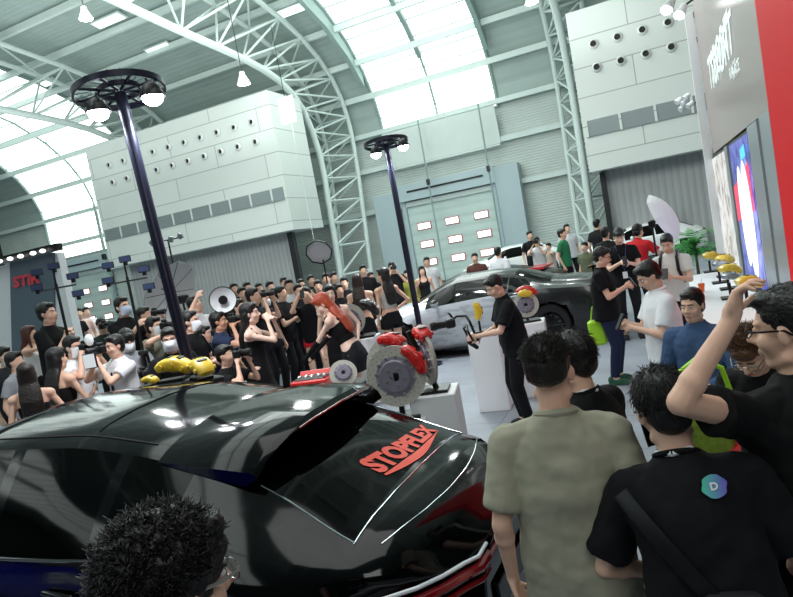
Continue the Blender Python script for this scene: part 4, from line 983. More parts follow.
    tor=[sec(pel-up*.10,.10*F,.09*F,rgt,fwd),sec(pel-up*.05,.155*(1.03 if female else 1)*F,.105*F,rgt,fwd),sec(pel+up*.06,.15*F,.105*F,rgt,fwd),sec(pel+up*.16,.135*F*wst,.10*F*(.85 if female else 1)),sec(pel+up*.28,.145*sxw*F,.108*F),
         sec(pel+up*.38,.155*sxw,.105),sec(pel+up*.45,.14*sxw,.085),sec(nb,.075,.06),sec(nb+up*.02,.05,.05)]
    cov=top in ('tee','polo','jacket','long','shirt'); ck=.86 if cov else 1
    tor=[(c,x_,y_,rx*(ck if i_<7 else 1),ry*(ck if i_<7 else 1)) for i_,(c,x_,y_,rx,ry) in enumerate(tor)]
    B.loft(tor,20,2.3)
    if female:
        for q in (-1,1): B.ell(pel+up*.33+rg2*q*.065+fw2*.075,(.058,.055,.055))
    B.caps(nb-up*.03,nb+nd*.12,.056 if not female else .045,.052 if not female else .043,12)
    for q in (-1,1):
        B.caps(nb-up*.035+rg2*q*.04,SH[q],.05*ck,.054*ck); B.caps(SH[q],EL[q],(.047 if not female else .036),.036 if not female else .029); B.caps(EL[q],WR[q],.037 if not female else .03,.024 if not female else .02)
        B.ell(EL[q].lerp(WR[q],.25),(.038,.038,.05),frame3(WR[q]-EL[q])) if not female else None
        B.caps(HP[q],KN[q],.078*F,.052); B.caps(KN[q],FT[q],.052,.032); B.ell(KN[q].lerp(FT[q],.3)+V((0,-.012,0)),(.05,.05,.09),frame3(FT[q]-KN[q])); 
        B.caps(FT[q],FT[q]+V((0,.09,-.05)),.035,.026)
        d=(WR[q]-EL[q]).normalized(); pn=V((palm or {}).get(q,(-q,0,-.2))); sd=d.cross(pn)*(-q if (palm or {}).get(q) is None else -q)
        hd=d
        if (palm or {}).get(str(q)): hd=V(palm[str(q)])
        hand(B,WR[q],hd,pn,sd,1.0 if not female else .9,curl if not isinstance(curl,dict) else curl[q])
    # head
    def H(x,y,z): return hc_+HF@V((x,y,z))
    B.ell(H(0,-.014,.033),(.073,.094,.088),HF,18,12); B.ell(H(0,.02,-.03),(.060,.066,.078),HF,16,10); B.ell(H(0,.052,-.088),(.028,.026,.022),HF)
    for q in (-1,1):
        B.ell(H(q*.034,.052,-.028),(.028,.028,.030),HF); B.ell(H(q*.075,-.006,-.006),(.009,.019,.030),HF@Matrix.Rotation(q*-.35,3,'Z')); B.caps(H(q*.045,.0,-.075),H(q*.015,.05,-.095),.024,.02)
    B.ell(H(0,.070,.030),(.046,.018,.012),HF); B.caps(H(0,.083,.015),H(0,.106,-.022),.0075,.0125,8); B.caps(H(-.013,.093,-.028),H(.013,.093,-.028),.009,.009,8)
    B.caps(H(-.016,.082,-.056),H(.016,.082,-.056),.0075,.0075,8); B.caps(H(-.013,.080,-.067),H(.013,.080,-.067),.008,.008,8)
    def fin(mb,nm,m,vx,sm_=3,dp=0,tx=None,par=root):
        mb.v=[tuple(V(p)*s) for p in mb.v]; o=mb.obj(nm,m,par); 
        if vx: remesh(o,vx,sm_,dp,tx)
        return o
    body=fin(B,'body',sm,vox,2 if near==2 else 1)
    # eyes, brows, lips
    if near>=1 and not (abs(az)>115 and abs(az+hyaw)>100):
        for q in (-1,1):
            e=MB().ell(H(q*.030,.0745,.008),(.0125,.009,.0075),HF,10,8); eo=fin(e,'eye',m_eyew,0)
            fin(MB().ell(H(q*.030,.0815,.007),(.0055,.004,.0058),HF,8,6),'iris',m_iris,0,par=eo)
            fin(MB().tube([H(q*.012,.084,.026),H(q*.03,.0865,.031),H(q*.047,.076,.025)],.0036,6),'eyebrow',hairm(hc),0)
        if not mask: fin(MB().tube([H(-.02,.083,-.060),H(-.006,.0905,-.0575),H(.006,.0905,-.0575),H(.02,.083,-.060)],.0045,6),'lips',m_lip,0)
    if mask:
        g=MB(); n=12; vs=[]
        for j in range(7):
            tz=j/6; z=.008-.11*tz
            for i in range(n+1):
                an=-1.25+2.5*i/n; R_=.075+.035*math.sin(PI*min(1,tz*1.1))*(math.cos(an)**2); vs.append(H(math.sin(an)*.074,.018+R_*math.cos(an)*(1.0 if tz<.85 else .85),z))
        g.add(vs,[(j*(n+1)+i,j*(n+1)+i+1,(j+1)*(n+1)+i+1,(j+1)*(n+1)+i) for j in range(6) for i in range(n)])
        mo=fin(g,'face_mask',mask,0)
        if near:
            for q in (-1,1): fin(MB().tube([H(q*.066,.04,-.01),H(q*.078,.0,.015),H(q*.082,-.02,-.01)],.002,5),'ear_loop',mask,0,par=mo)
    if glasses:
        g=MB()
        for q in (-1,1):
            g.tube([H(q*.034+.026*math.cos(2*PI*i/14),.099-.004*abs(math.cos(2*PI*i/14)),.008+.019*math.sin(2*PI*i/14)) for i in range(15)],.0022,5)
            g.tube([H(q*.06,.094,.012),H(q*.076,.05,.012),H(q*.080,-.01,.012),H(q*.078,-.03,-.004)],.0026 if near<2 else .0035,5)
        g.tube([H(-.009,.1,.012),H(.009,.1,.012)],.002,5); go=fin(g,'glasses',m_frame if glasses is True else mat('metal_frame','#b9b3ae',.2,.8),0)
    # hair
    g=MB(); hv=(.02,.011,.006)[near]; L='long' in hair
    if hair!='none':
        vol=1.0+(.12 if hair=='curly' else 0)+(.03 if L else 0)
        g.ell(H(0,-.024,.047),(.080*vol,.098*vol,.090*vol),HF,16,10)
        if hair!='fade': g.ell(H(0,-.05,-.01),(.070*vol,.062*vol,.07*vol),HF)
        else: g.ell(H(0,-.045,.012),(.0735,.064,.050),HF)
        g.ell(H(0,.042,.095 if not hair.startswith('fringe') else .08),(.056*vol,.048*vol,.028*vol),HF)
        if hair.startswith('fringe') or hair=='curly': g.ell(H(0,.062,.062),(.062,.028,.030),HF)
        for q in (-1,1):
            if hair not in ('fade',): g.ell(H(q*.064,-.004,.03),(.016*vol,.03,.04),HF)
        if L:
            n=5
            for q in (-1,0,1):
                pass
            ax_=HF@V((1,0,0)); ay_=HF@V((0,1,0)); dn=.30 if hair=='longback' else .2
            g.loft([(H(0,-.03,.07),ax_,ay_,.075,.08),(H(0,-.04,.0),ax_,ay_,.088,.075),(H(0,-.055,-.08),ax_,ay_,.088,.06),(nb-fw2*.075,rg2,fw2,.10,.05),(nb-fw2*.115-up*.1,rg2,fw2,.105,.04),(nb-fw2*.125-up*(dn-.05),rg2,fw2,.095,.034),(nb-fw2*.13-up*dn,rg2,fw2,.06,.02)],18,2.1)
            if not hair.endswith('back'):
                for q in (-1,1): g.caps(H(q*.068,.01,.02),H(q*.072,.02,-.12),.024,.022); g.caps(H(q*.072,.02,-.12),nb+rg2*q*.1+fw2*.07-up*.12,.022,.014)
        if hair=='bun': g.ell(H(0,-.11,.05),(.04,.04,.04),HF)
        if hair=='pony': g.caps(H(0,-.1,.06),H(0,-.14,-.05),.035,.03); g.caps(H(0,-.14,-.05),H(0,-.15,-.25),.03,.015)
        ho=fin(g,'hair',hairm(hc),hv,1,(.006,.006,.005)[near] if hair!='curly' else .02,tex_h)
        if near==2 or hair=='curly2': root['_tuft']=0
    if hair=='cap' or hair=='short_cap':
        pass
    # --- clothes
    cm=cloth(tc)
    if top in ('tee','polo','jacket','long','shirt'):
        g=MB(); i=.018 if near<2 else .016; hm=hem if hem is not None else .10
        ee=F*1.02
        g.loft([sec(pel-up*hm,.175*ee*(.94 if female else 1),.130*ee,rgt,fwd),sec(pel-up*.0,.17*ee*(.94 if female else 1),.128*ee,rgt,fwd),sec(pel+up*.14,.162*ee*wst*1.04,.122*ee),sec(pel+up*.28,.168*sxw*max(1,F*.97),.126*F),
                sec(pel+up*.38,.178*sxw,.120),sec(pel+up*.44,.150*sxw,.100),sec(nb-up*.015,.105,.080),sec(nb+up*.024,.064,.062)],24,2.5)
        for q in (-1,1):
            g.caps(nb-up*.045+rg2*q*.045,SH[q],.056,.062); g.caps(pel+up*.33+rg2*q*.09,SH[q],.09,.06); e=EL[q]; 
            if top in ('long','jacket'):
                g.caps(SH[q],e,.068,.052); d=(WR[q]-e); g.cyl(e,e+d*.92,.05,.037,14); g.ell(e,(.052,)*3)
            else:
                tt=sleeve; m_=SH[q].lerp(e,tt); g.caps(SH[q],SH[q].lerp(e,.08),.061,.062); g.cyl(SH[q],m_,.061,.070 if not female else .055,16)
            if female: g.ell(pel+up*.33+rg2*q*.065+fw2*.085,(.06,.055,.056))
        so=fin(g,{'tee':'tshirt','polo':'polo_shirt','jacket':'jacket','long':'long_sleeve_top','shirt':'shirt'}[top],cm,vox*.95,(2,4,7)[near],(.014,.020,.032)[near])
        if near:
            pts=[nb+up*.020+rg2*math.cos(t_)*.063+fw2*(math.sin(t_)*.058)+up*(-.012*math.sin(t_)) for t_ in [2*PI*k/20 for k in range(21)]]
            fin(MB().tube(pts,.009 if top!='polo' else .015,8),'collar',cloth({'polo':tc,'tee':tc}.get(top,tc)),0,par=so)
    elif top in ('tank','dress','crop','bare'):
        g=MB(); lo={'tank':-.06,'dress':-.1,'crop':.14,'bare':.2}[top]; hi={'tank':.42,'dress':.40,'crop':.44,'bare':.36}[top]
        ks=[(k,w_,d_) for k,w_,d_ in ((-.1,.165,.118),(.0,.165,.118),(.14,.128,.102),(.2,.125,.1),(.28,.142,.118),(.36,.146,.112),(.40,.138,.1),(.44,.11,.08)) if lo<=k<=hi]
        g.loft([sec(pel+up*k,w_*sxw*1.05*F,d_*F) for k,w_,d_ in ks],20,2.3)
        for q in (-1,1):
            g.ell(pel+up*.33+rg2*q*.065+fw2*.083,(.062,.055,.057))
            if top!='bare': g.tube([pel+up*.38+rg2*q*.085+fw2*.10,nb-up*.0+rg2*q*.09+fw2*.02,pel+up*.40+rg2*q*.085-fw2*.095],.014,6)
        fin(g,{'tank':'tank_top','dress':'dress_top','crop':'crop_top','bare':'bandeau_top'}[top],cm,vox,1,.006)
    bm_=cloth(bc)
    if bot in ('pants','shorts','skirt','dress'):
        g=MB()
        g.loft([sec(pel-up*.12,.150*F,.125*F,rgt,fwd),sec(pel-up*.04,.164*F,.122*F,rgt,fwd),sec(pel+up*.05,.150*F*(.92 if cov else 1),.112*F*(.92 if cov else 1),rgt,fwd),sec(pel+up*.09,.145*F*(.86 if cov or female else 1),.108*F*(.88 if cov else 1),rgt,fwd)],20,2.4)
        if bot in ('skirt','dress'):
            k0=(KN[-1]+KN[1])/2; ln=.38 if bot=='skirt' else .9; c0=pel-V((0,0,.1)); c1=c0.lerp(k0,ln); 
            g.loft([(c1,V((1,0,0)),V((0,1,0)),.185,.15),(c0,V((1,0,0)),V((0,1,0)),.172,.13),(pel,V((1,0,0)),V((0,1,0)),.16,.12)],20,2.4)
        else:
            for q in (-1,1):
                if bot=='pants':
                    g.caps(HP[q],KN[q],.092*F,.070); g.caps(KN[q],KN[q],.07,.07); dd=FT[q]-KN[q]; g.cyl(KN[q],KN[q]+dd*.96,.069,.055,14)
                else: g.cyl(HP[q],HP[q].lerp(KN[q],.35),.098,.095,14)
        fin(g,{'pants':'trousers','shorts':'shorts','skirt':'skirt','dress':'dress_skirt'}[bot],bm_,vox*1.05,2,.008)
    for q in (-1,1):
        g=MB(); a0=FT[q]+V((0,-.03,-.045)); g.ell(a0+V((0,.075,.002)),(.045,.13,.042)); g.ell(a0+V((0,-.01,.02)),(.042,.05,.055)); g.box(a0+V((0,.07,-.028)),(.085,.25,.024))
        g.v=[(x,y,max(z,.0)) for x,y,z in g.v]; fin(g,'shoe',cloth(shoe,.5),.012 if near else .02,1)
    if lanyard:
        g=MB(); a0=nb+up*.02; 
        for q in (-1,1): g.tube([nb+up*.028-fw2*.062,nb+up*.032+rg2*q*.05-fw2*.03,nb-up*.01+rg2*q*.075+fw2*.075,pel+up*.30+rg2*q*.03+fw2*.150*max(1,F*.97),pel+up*.12+fw2*.150*F],.005 if near<2 else .009,6)
        lo=fin(g,'lanyard',cloth(lanyard),0); fin(MB().box(pel+up*.06+fw2*.155*F,(.07,.006,.1)),'badge_card',m_white,0,par=lo)
    if gloves:
        for q in (-1,1):
            g=MB(); g.caps(EL[q].lerp(WR[q],.05),WR[q],.037,.027); hand(g,WR[q],WR[q]-EL[q],V((palm or {}).get(q,(-q,0,-.2))),(WR[q]-EL[q]).cross(V((palm or {}).get(q,(-q,0,-.2))))*-q,.95,.5,1.25); fin(g,'glove',cloth(gloves),vox*.8,1)
    info=dict(root=root,s=s,RZ=RZ,loc=root.location.copy(),HF=HF,hc=hc_*s,WR={q:WR[q]*s for q in WR},EL={q:EL[q]*s for q in EL},SH={q:SH[q]*s for q in SH},nb=nb*s,pel=pel*s,up=up,fw=fw2,rg=rg2,rz=rz,H=lambda x,y,z:(hc_+HF@V((x,y,z)))*s)
    info['w']=lambda p:info['loc']+RZ@V(p)
    return info
def frame3(d):
    x,y=frame_from(d); return Matrix((x,y,d.normalized())).transposed()
def tufts(I,m,n,L,r=.0022,curl=0,sd=1,region=None,flow=(0,-.3,-.4),name='hair_strands',vol=1.0,up_=.22):
    """thin tapering strands growing from the hair volume (near heads)"""
    rnd=random.Random(sd); g=MB(); s=I['s']
    k=0
    while k<n:
        a=rnd.uniform(0,2*PI); z=rnd.uniform(-.75,1); q=math.sqrt(1-z*z); u=V((q*math.cos(a),q*math.sin(a),z))
        if u.y>.45 and u.z<.35: continue
        if u.y>0 and u.z<-.05: continue
        p=V((u.x*.079*vol,-.022+u.y*.097*vol,.045+u.z*.089*vol))
        if region and not region(p): continue
        k+=1
        fl=V(flow); fl=fl-u*fl.dot(u); d=(u*up_+fl*1.4*rnd.uniform(.6,1.2)+V((rnd.uniform(-.4,.4),rnd.uniform(-.4,.4),rnd.uniform(-.4,.4)))).normalized(); l=L*rnd.uniform(.6,1.3); pts=[]; ax=V((rnd.uniform(-1,1),rnd.uniform(-1,1),rnd.uniform(-1,1))).normalized()
        w=rnd.uniform(3,6)*curl
        for i in range(5):
            pts.append(p+HFv(I,d)*0); p=p+d*l/4
            if curl: d=(Matrix.Rotation(w*.35,3,ax)@d).normalized()
            else: d=(d+V((0,-.12,-.18))).normalized()
        g.tube([I['H'](*x) for x in pts],r*s,3,r*.35*s)
    o=g.obj(name,m,I['root'],sharp=180); o['kind']='stuff'; return o
def HFv(I,d): return d
CU={1:(.09,.20,.055),-1:(-.07,.27,.03)}; PU={1:(.08,.30,.15),-1:(-.08,.30,.15)}; PL={1:(.06,.27,-.24),-1:(-.07,.27,-.26)}; REST=None
m_camb=mat('camera_body','#121316',.45); m_lensg=mat('lens_glass','#0a0d16',.05,coat=1)
_cam=None
def camera_obj(loc,rz,label,flash=False):
    global _cam
    if _cam is None:
        _cam=thing('photo_camera',label,'camera',loc,rz,'cameras held up by the photographers')
        MB().rbox((0,0,0),(.145,.075,.095),.015).obj('camera_body',m_camb,_cam,smooth=False)
        MB().rbox((0,0,.062),(.06,.07,.04),.012).obj('viewfinder_hump',m_camb,_cam,smooth=False)
        MB().lathe([(.03,.03),(.038,.04),(.038,.10),(.042,.11),(.042,.165),(.036,.17),(.001,.155)],(0,0,0),Matrix.Rotation(-PI/2,3,'X'),18).obj('lens',m_camb,_cam)
        MB().rbox((.06,.02,-.005),(.035,.08,.09),.012).obj('grip',m_camb,_cam,smooth=False)
        return _cam
    return dup(_cam,loc,rz,label,'cameras held up by the photographers')
def give(I,label,kind='cam'):
    if kind=='cam':
        p=I['w'](I['H'](0,.155,.005)); d=I['RZ']@(I['HF']@V((0,1,0))); c=camera_obj(p,math.atan2(-d.x,d.y),label); return c
    if kind=='phone':
        a=I['w']((I['WR'][1]+I['WR'][-1])/2); d=I['RZ']@V((0,1,0)); p=a+d*.09+V((0,0,.05)); rz=math.atan2(-d.x,d.y)
        t=thing('mobile_phone',label,'phone',p,rz); R=Matrix.Rotation(.5,3,'X')
        MB().rbox((0,0,0),(.075,.01,.15),.004,R).obj('phone_case',m_black,t,smooth=False); MB().box(R@V((0,-.0056,0)),(.068,.001,.14),R).obj('screen',mat('phone_screen','#5e6a86',.2,emit=.15),t,smooth=False); return t
P=person
BLK='#0b0c0f'; NAVY='#161b2b'; WHT='#e6e8ea'; GRY='#9a9da3'; OLV='#8c9078'
# riser under the back photographers
a=at_d(20,330,8.9); b=at_d(205,330,8.9); c=(a+b)/2; d=(b-a); an=math.atan2(d.y,d.x)
t=thing('photo_riser','low dark riser the back row of photographers stands on','riser',(c.x,c.y,0),an)
MB().box((0,.1,.14),(d.length+.6,3.0,.28)).obj('riser_deck',m_dark,t,smooth=False); MB().box((0,.1,.29),(d.length+.64,3.04,.02)).obj('deck_edge',m_steeld,t,smooth=False)
RB=.30
# ---- left crowd
P('woman with long dark hair and bare shoulders, seen from behind, nearest at far left',24,363,D=6.4,az=175,female=True,top='bare',bot='skirt',hair='longback',hc='#1d1310',sk='l',near=1,hands={1:(.2,.15,-.45)},tc='#1a1416')
P('long black-haired woman with bare back and bent arm, right of the nearest one',54,348,D=7.0,az=125,female=True,top='bare',bot='skirt',hair='longback',sk='l',near=1,hands={1:(.12,.28,-.25),-1:(-.2,.2,-.4)},tc='#1a1416')
P('man in black tee before the red logo panel, hands clasped at his chest',44,303,D=8.2,base=RB,az=55,tc=BLK,near=1,hands={1:(.05,.2,-.12),-1:(-.04,.2,-.13)},sk='l')
I=P('woman in white top raising a phone left of the man in black tee',27,326,D=9.2,az=60,base=RB,female=True,top='tank',tc=WHT,hair='long',hc='#4a2620',hands=PU); give(I,'phone raised by the woman in white at the far left','phone')
P('masked man cut by the left picture edge',2,347,D=8.5,az=40,mask=m_mask,tc='#2a2c30')
P('man with short dark hair just inside the left picture edge',12,352,D=7.9,az=60,tc=GRY)
P('person with light brown hair behind the nearest woman',22,350,D=9.3,az=60,hc='#8f6f52',tc='#777')if False else P('person with light brown hair behind the nearest woman',23,351,D=8.7,az=60,hc='#8f6f52',tc='#70757a')
P('dark-haired man in grey behind the second woman',36,342,D=8.2,az=60,tc='#3a3d42')
I=P('masked photographer in a white tee aiming right beside a square light panel',71,336,D=7.2,az=45,mask=m_mask,tc=WHT,hands=CU,near=1,hpitch=8); give(I,'camera of the masked photographer in white tee, at far left')
p=at_d(90,361,6.9); t=thing('light_panel','small square white light panel held in front of the photographers','light panel',(p.x,p.y,p.z),math.atan2(RT.y,RT.x)); MB().rbox((0,0,0),(.15,.03,.17),.008).obj('panel_case',m_black,t,smooth=False); MB().box((0,-.017,0),(.13,.004,.15)).obj('diffuser',mat('panel_diffuser','#dfe6e8',.5,emit=.3),t,smooth=False)
p=at_d(89,340,7.3); t=thing('round_flash','round white flash diffuser above the square light panel','flash',(p.x,p.y,p.z)); MB().ell((0,0,0),(.07,.03,.07)).obj('flash_disc',mat('panel_diffuser','#dfe6e8',.5,emit=.3),t); MB().cyl((0,.02,0),(0,.08,-.06),.02,n=8).obj('flash_neck',m_black,t)
I=P('man in dark jacket behind the square light panel, near the roller door',100,318,D=9.6,base=RB,az=10,tc='#20312c',top='jacket'); give(I,'camera of the man in dark jacket near the far left roller door')
I=P('photographer in white shirt and dark tie aiming a long lens left',113,335,D=7.2,az=-60,top='shirt',tc='#eceef1',hands=CU,near=1); c=give(I,'camera with long lens held by the man in white shirt and tie')
g=MB(); g.caps(V((0,0,0)),V((0,0,0)),.01,.01); 
tt=I; g=MB().loft([(tt['nb']+V((0,.09,-.03)),V((1,0,0)),V((0,1,0)),.012,.006),(tt['nb']+V((0,.15,-.2)),V((1,0,0)),V((0,1,0)),.03,.006),(tt['nb']+V((0,.15,-.38)),V((1,0,0)),V((0,1,0)),.038,.006),(tt['nb']+V((0,.15,-.43)),V((1,0,0)),V((0,1,0)),.004,.004)],8,2); g.obj('necktie',cloth('#1c2030'),tt['root'])
P('tall masked man in black tee standing beside the phone rig',120,297,D=8.6,base=RB,az=35,mask=m_maskb,tc=BLK,near=1,hands={1:(.05,.28,-.10),-1:(-.1,.25,-.14)})
I=P('curly-haired masked man in grey tee looking down at his camera',126,331,D=7.4,az=15,hpitch=22,mask=m_mask,tc=GRY,hair='curly',near=1,hands=PL); c=camera_obj(I['w']((I['WR'][1]+I['WR'][-1])/2+V((0,.1,.03))),I['rz'],'camera held low by the curly-haired man in grey tee')
I=P('photographer with raised elbow in the back row, right of the tall masked man',142,307,D=9.4,base=RB,az=65,tc=BLK,hands=CU); give(I,'camera in the back row right of the tall masked man')
I=P('masked photographer in khaki tee with both elbows out',152,317,D=8.3,az=45,mask=m_mask,tc='#7d8070',hands=CU,near=1,elbow={1:(1,0,-.2),-1:(-1,0,-.2)}); give(I,'camera of the masked photographer in khaki tee')
P('masked young man in black tee bent over the big yellow caliper',167,328,D=6.75,az=12,hyaw=15,mask=m_mask,tc=BLK,near=1,hands={1:(.16,.28,-.34),-1:(-.12,.28,-.32)},lean=12)
P('masked man in black tee half hidden by the tall lamp pole',187,311,D=7.7,az=65,mask=m_mask,tc=BLK,near=1,hands={1:(.15,.25,-.3),-1:(-.1,.25,-.3)})
I=P('man stretching one arm up to the round beauty dish',191,297,D=9.0,base=RB,az=50,hpitch=-15,tc='#d8dadd',hands={1:(.25,.25,.25),-1:(-.05,.3,.05)},near=1)
I=P('photographer in navy vest in profile below the beauty dish',216,312,D=8.0,az=75,tc='#26324d',hands=CU,near=1,sk='m'); give(I,'camera of the photographer in navy vest')
I=P('shorter photographer between the lamp pole and the navy vest man',203,326,D=7.4,az=60,tc='#1c2024',hands=CU,near=1); give(I,'camera of the shorter photographer beside the lamp pole')
I=P('crouching cameraman at the foot of the crowd below the beauty dish',222,345,D=7.2,az=60,tc=BLK,crouch=.25,hands=CU); give(I,'camera of the crouching cameraman below the beauty dish')
P('woman in black laced dress with both hands raised to her face',247,303,D=7.7,az=75,female=True,top='dress',tc=BLK,bot='dress',bc=BLK,hair='longback',near=1,hands={1:(.03,.20,.05),-1:(-.03,.26,.02)},curl=1.0,elbow={1:(.6,-.2,-1),-1:(-.3,.8,-.6)},sk='w')
# ---- middle crowd
row=[(236,299,9.6,60,'man in black behind the beauty dish rim'),(251,288,10.2,70,'tall dark-haired man right behind the woman in the laced dress'),(262,292,9.8,40,'masked man behind the raised elbow of the laced dress woman'),
     (279,286,11.0,60,'tall man in black standing sideways in the crowd'),(288,279,12.2,5,'man in white collar facing forward behind the raised phones'),(297,284,11.2,20,'person raising a phone, left of the red-haired woman'),
     (305,287,10.6,-10,'person with raised phone just left of the red-haired woman, in red shorts'),(317,280,12.6,0,'dark-haired man right above the red-haired woman'),(325,273,13.5,0,'farthest man in the crowd below the softbox'),(233,283,14,10,'small head at the back left of the softbox stand'),
     (269,281,13.6,20,'head just under the dark racing car number'),(311,290,11.8,0,'face between the raised phone and the red hair'),(241,287,12.6,20,'head in the crowd left of the racing car'),(343,277,13,0,'dark head between the softbox and the arch truss foot')]
for i,(x,y,D,az,lb) in enumerate(row):
    hd={3:PL,5:PU,6:PU,1:CU}.get(i)
    I=P(lb,x,y,D=D,az=az,tc=['#0b0c0f','#121419','#17191f'][i%3] if i!=4 else '#dfe2e6',hands=hd,mask=m_mask if i in (2,) else None,bot='shorts' if i==6 else 'pants',bc='#c3222c' if i==6 else '#15161b')
    if hd is PU: give(I,'phone raised in the crowd '+('above the red shorts' if i==6 else 'left of the red shorts'),'phone')
    if hd is CU: give(I,'camera raised right behind the woman in the laced dress')
for x,y,D in ((228,292,12.2),(246,282,14.6),(273,288,12.9),(283,277,15.6),(300,279,14.2),(333,272,15),(310,275,15.4),(258,283,15.2),(338,284,12.0)):
    P('onlooker in dark clothes packed in the back of the crowd by the truss foot',x,y,D=D,az=20,tc='#0e1014',group='onlookers packed in the back of the crowd')
P('red-haired woman in black crop top and leather skirt bending over the red case',316,296,D=8.0,az=-115,hyaw=-25,hpitch=25,female=True,top='crop',tc=BLK,bot='skirt',bc='#1b1c22',hair='longback',hc='#a8452a',near=1,lean=22,hands={1:(.1,.36,-.45),-1:(-.12,.36,-.45)},gloves='#101114',sk='w')
P('dark-haired model in sleeveless black dress standing behind the red-haired woman',328,285,D=9.0,az=5,female=True,top='dress',tc=BLK,bot='dress',bc=BLK,hair='long',near=1,sk='w',hands={-1:(-.25,.1,-.47)})
P('woman with very long brown hair seen from behind at the rotor plinth',356,274,D=11.0,az=170,female=True,top='bare',tc='#222',bot='skirt',hair='longback',hc='#2c1c16',near=1) if False else P('woman with very long brown hair seen from behind at the rotor plinth',356,274,D=11.0,az=170,female=True,top='bare',tc='#222222',bot='skirt',hair='longback',hc='#2c1c16',near=1)
P('model in silver top and black hot pants with long dark hair',382,268,D=11.0,az=-150,hyaw=-30,female=True,top='crop',tc='#b8b4ae',bot='shorts',bc='#141518',hair='longback',near=1,sk='l',hands={1:(.2,.1,-.4)})
for x,y,D,az,lb,kw in ((362,265,15.2,10,'man with short dark hair behind the long brown hair',{}),(370,272,15.0,30,'dark figure between the two models by the truss foot',{}),(391,262,15.0,10,'photographer in black aiming from behind the silver-top model',dict(hands=CU)),
   (406,270,15.0,-20,'woman in yellow-green blouse beside the thin lamp pole',dict(female=True,top='long',tc='#b9bb5c',hair='long')),(421,266,15.0,5,'woman in black v-neck with long dark hair right of the lamp pole',dict(female=True,top='dress',hair='long')),
   (426,257,16.2,-5,'man in white shirt with a shoulder strap behind the woman in black',dict(top='shirt',tc='#dfe2e4')),
   (474,253,15.5,-5,'man with bowl-cut hair behind the silver coupe roof',dict(tc='#5d3b36')),(497,247,15,150,'man in white tee with black backpack strap behind the silver coupe',dict(tc='#dcdfe2')),
   (529,231,19.5,20,'person in black far behind the white car windscreen',{}),(536,237,17.6,-10,'photographer in white shirt aiming over the coupe tail',dict(tc='#dcdfe2',hands=CU)),(548,243,18.6,-40,'second person aiming a phone over the coupe tail',dict(tc='#c9b6a8',hands=PU,sk='l')),
   (561,229,16.5,70,'person in green tee standing beside the white car',dict(tc='#2f7a55')),(566,224,19,20,'pale-shirted person behind the green tee',dict(tc='#cfd3d6')),(584,242,14.4,-30,'man in olive shirt with black strap near the sports car',dict(tc='#5f6650')),
   (596,219,17.5,150,'far person in black near the right truss foot',{}),(604,227,13,160,'man in black tee seen from behind left of the phone man',{}),
   (70,309,17,0,'far person in black by the left roller door',{}),(78,308,17.5,0,'far person in pale pink by the left roller door',dict(tc='#d9b8ae')),(85,307,18,20,'far person in white by the left roller door',dict(tc='#dfe2e4'))):
    I=P(lb,x,y,D=D,az=az,**kw)
    if kw.get('hands') is CU: give(I,'camera held by the '+lb.split(' aiming')[0].split(' with')[0]+(' at the silver-top model' if x<400 else ' behind the coupe tail'))
    if kw.get('hands') is PU: give(I,'phone aimed over the coupe tail','phone')
# ---- right and middle foreground
I=P('stocky man in black tee and navy trousers looking at his phone',603,247,D=8.0,az=78,tc='#0c0d11',bc='#1b2540',near=1,fat=1.14,hands=PL,hpitch=18,shoe='#24503c',glasses=True,hem=.12); give(I,'phone of the stocky man in navy trousers','phone')
p=I['w'](I['pel']+V((0,-.16,-.30))); t=thing('sling_bag','lime green bag hanging beside the stocky man in navy trousers','bag',p,I['rz']+.3); MB().rbox((0,0,0),(.12,.22,.34),.03).obj('bag_body',mat('lime_fabric','#a6dc2e',.6),t,smooth=False); MB().tube([V((0,-.06,.16)),V((0,-.02,.34)),V((0,.1,.4))],.012,6).obj('strap',mat('lime_fabric','#a6dc2e',.6),t)
I=P('young man in black tee typing on a phone behind the stocky man',618,229,D=10.5,az=5,tc=BLK,near=1,hands=PL,hpitch=25,hair='fringe',lanyard='#3a4a6a'); give(I,'phone of the young man in black tee behind the stocky man','phone')
P('person in red shirt bending away beside the white umbrella',637,224,D=11.5,az=150,tc='#c4262e',near=1,lean=20,hands={1:(.3,.3,-.2),-1:(-.1,.3,-.4)},bc='#2b3650')
I=P('man in white tee with backpack straps and a mask under his chin',665,235,D=8.3,az=-15,tc='#dcdcd8',near=1,hands=PL,hpitch=22); give(I,'phone of the man in white tee with backpack','phone')
q=I; g=MB(); 
t=thing('backpack','black backpack worn by the man in white tee near the counter','backpack',q['loc'],q['rz']); g.rbox(q['nb']+V((0,-.2,-.24)),(.28,.14,.42),.05); g.obj('backpack_body',m_black,t,smooth=False)
for s_ in (-1,1): MB().tube([q['nb']+V((s_*.09,-.15,-.06)),q['nb']+V((s_*.1,-.03,.045)),q['nb']+V((s_*.105,.10,-.03)),q['nb']+V((s_*.12,.145,-.2)),q['nb']+V((s_*.15,.06,-.38)),q['nb']+V((s_*.13,-.14,-.4))],.022,6).obj('strap',m_black,t)
I=P('man in white polo shirt looking down at his phone',641,264,hz=1.74,az=-72,top='polo',tc='#e9ebee',near=1,fat=1.1,hands=PL,hpitch=28,bc='#121318',sleeve=.75); give(I,'phone of the man in the white polo shirt','phone')
p=I['w'](I['WR'][-1]*1.0); 
P('man in denim jacket looking back over his shoulder beside the counter',690,289,D=4.5,az=-18,hyaw=8,top='jacket',tc='#3d5577',near=2,hpitch=4,crouch=.12,hands={1:(.12,.25,-.4),-1:(-.1,.25,-.4)})
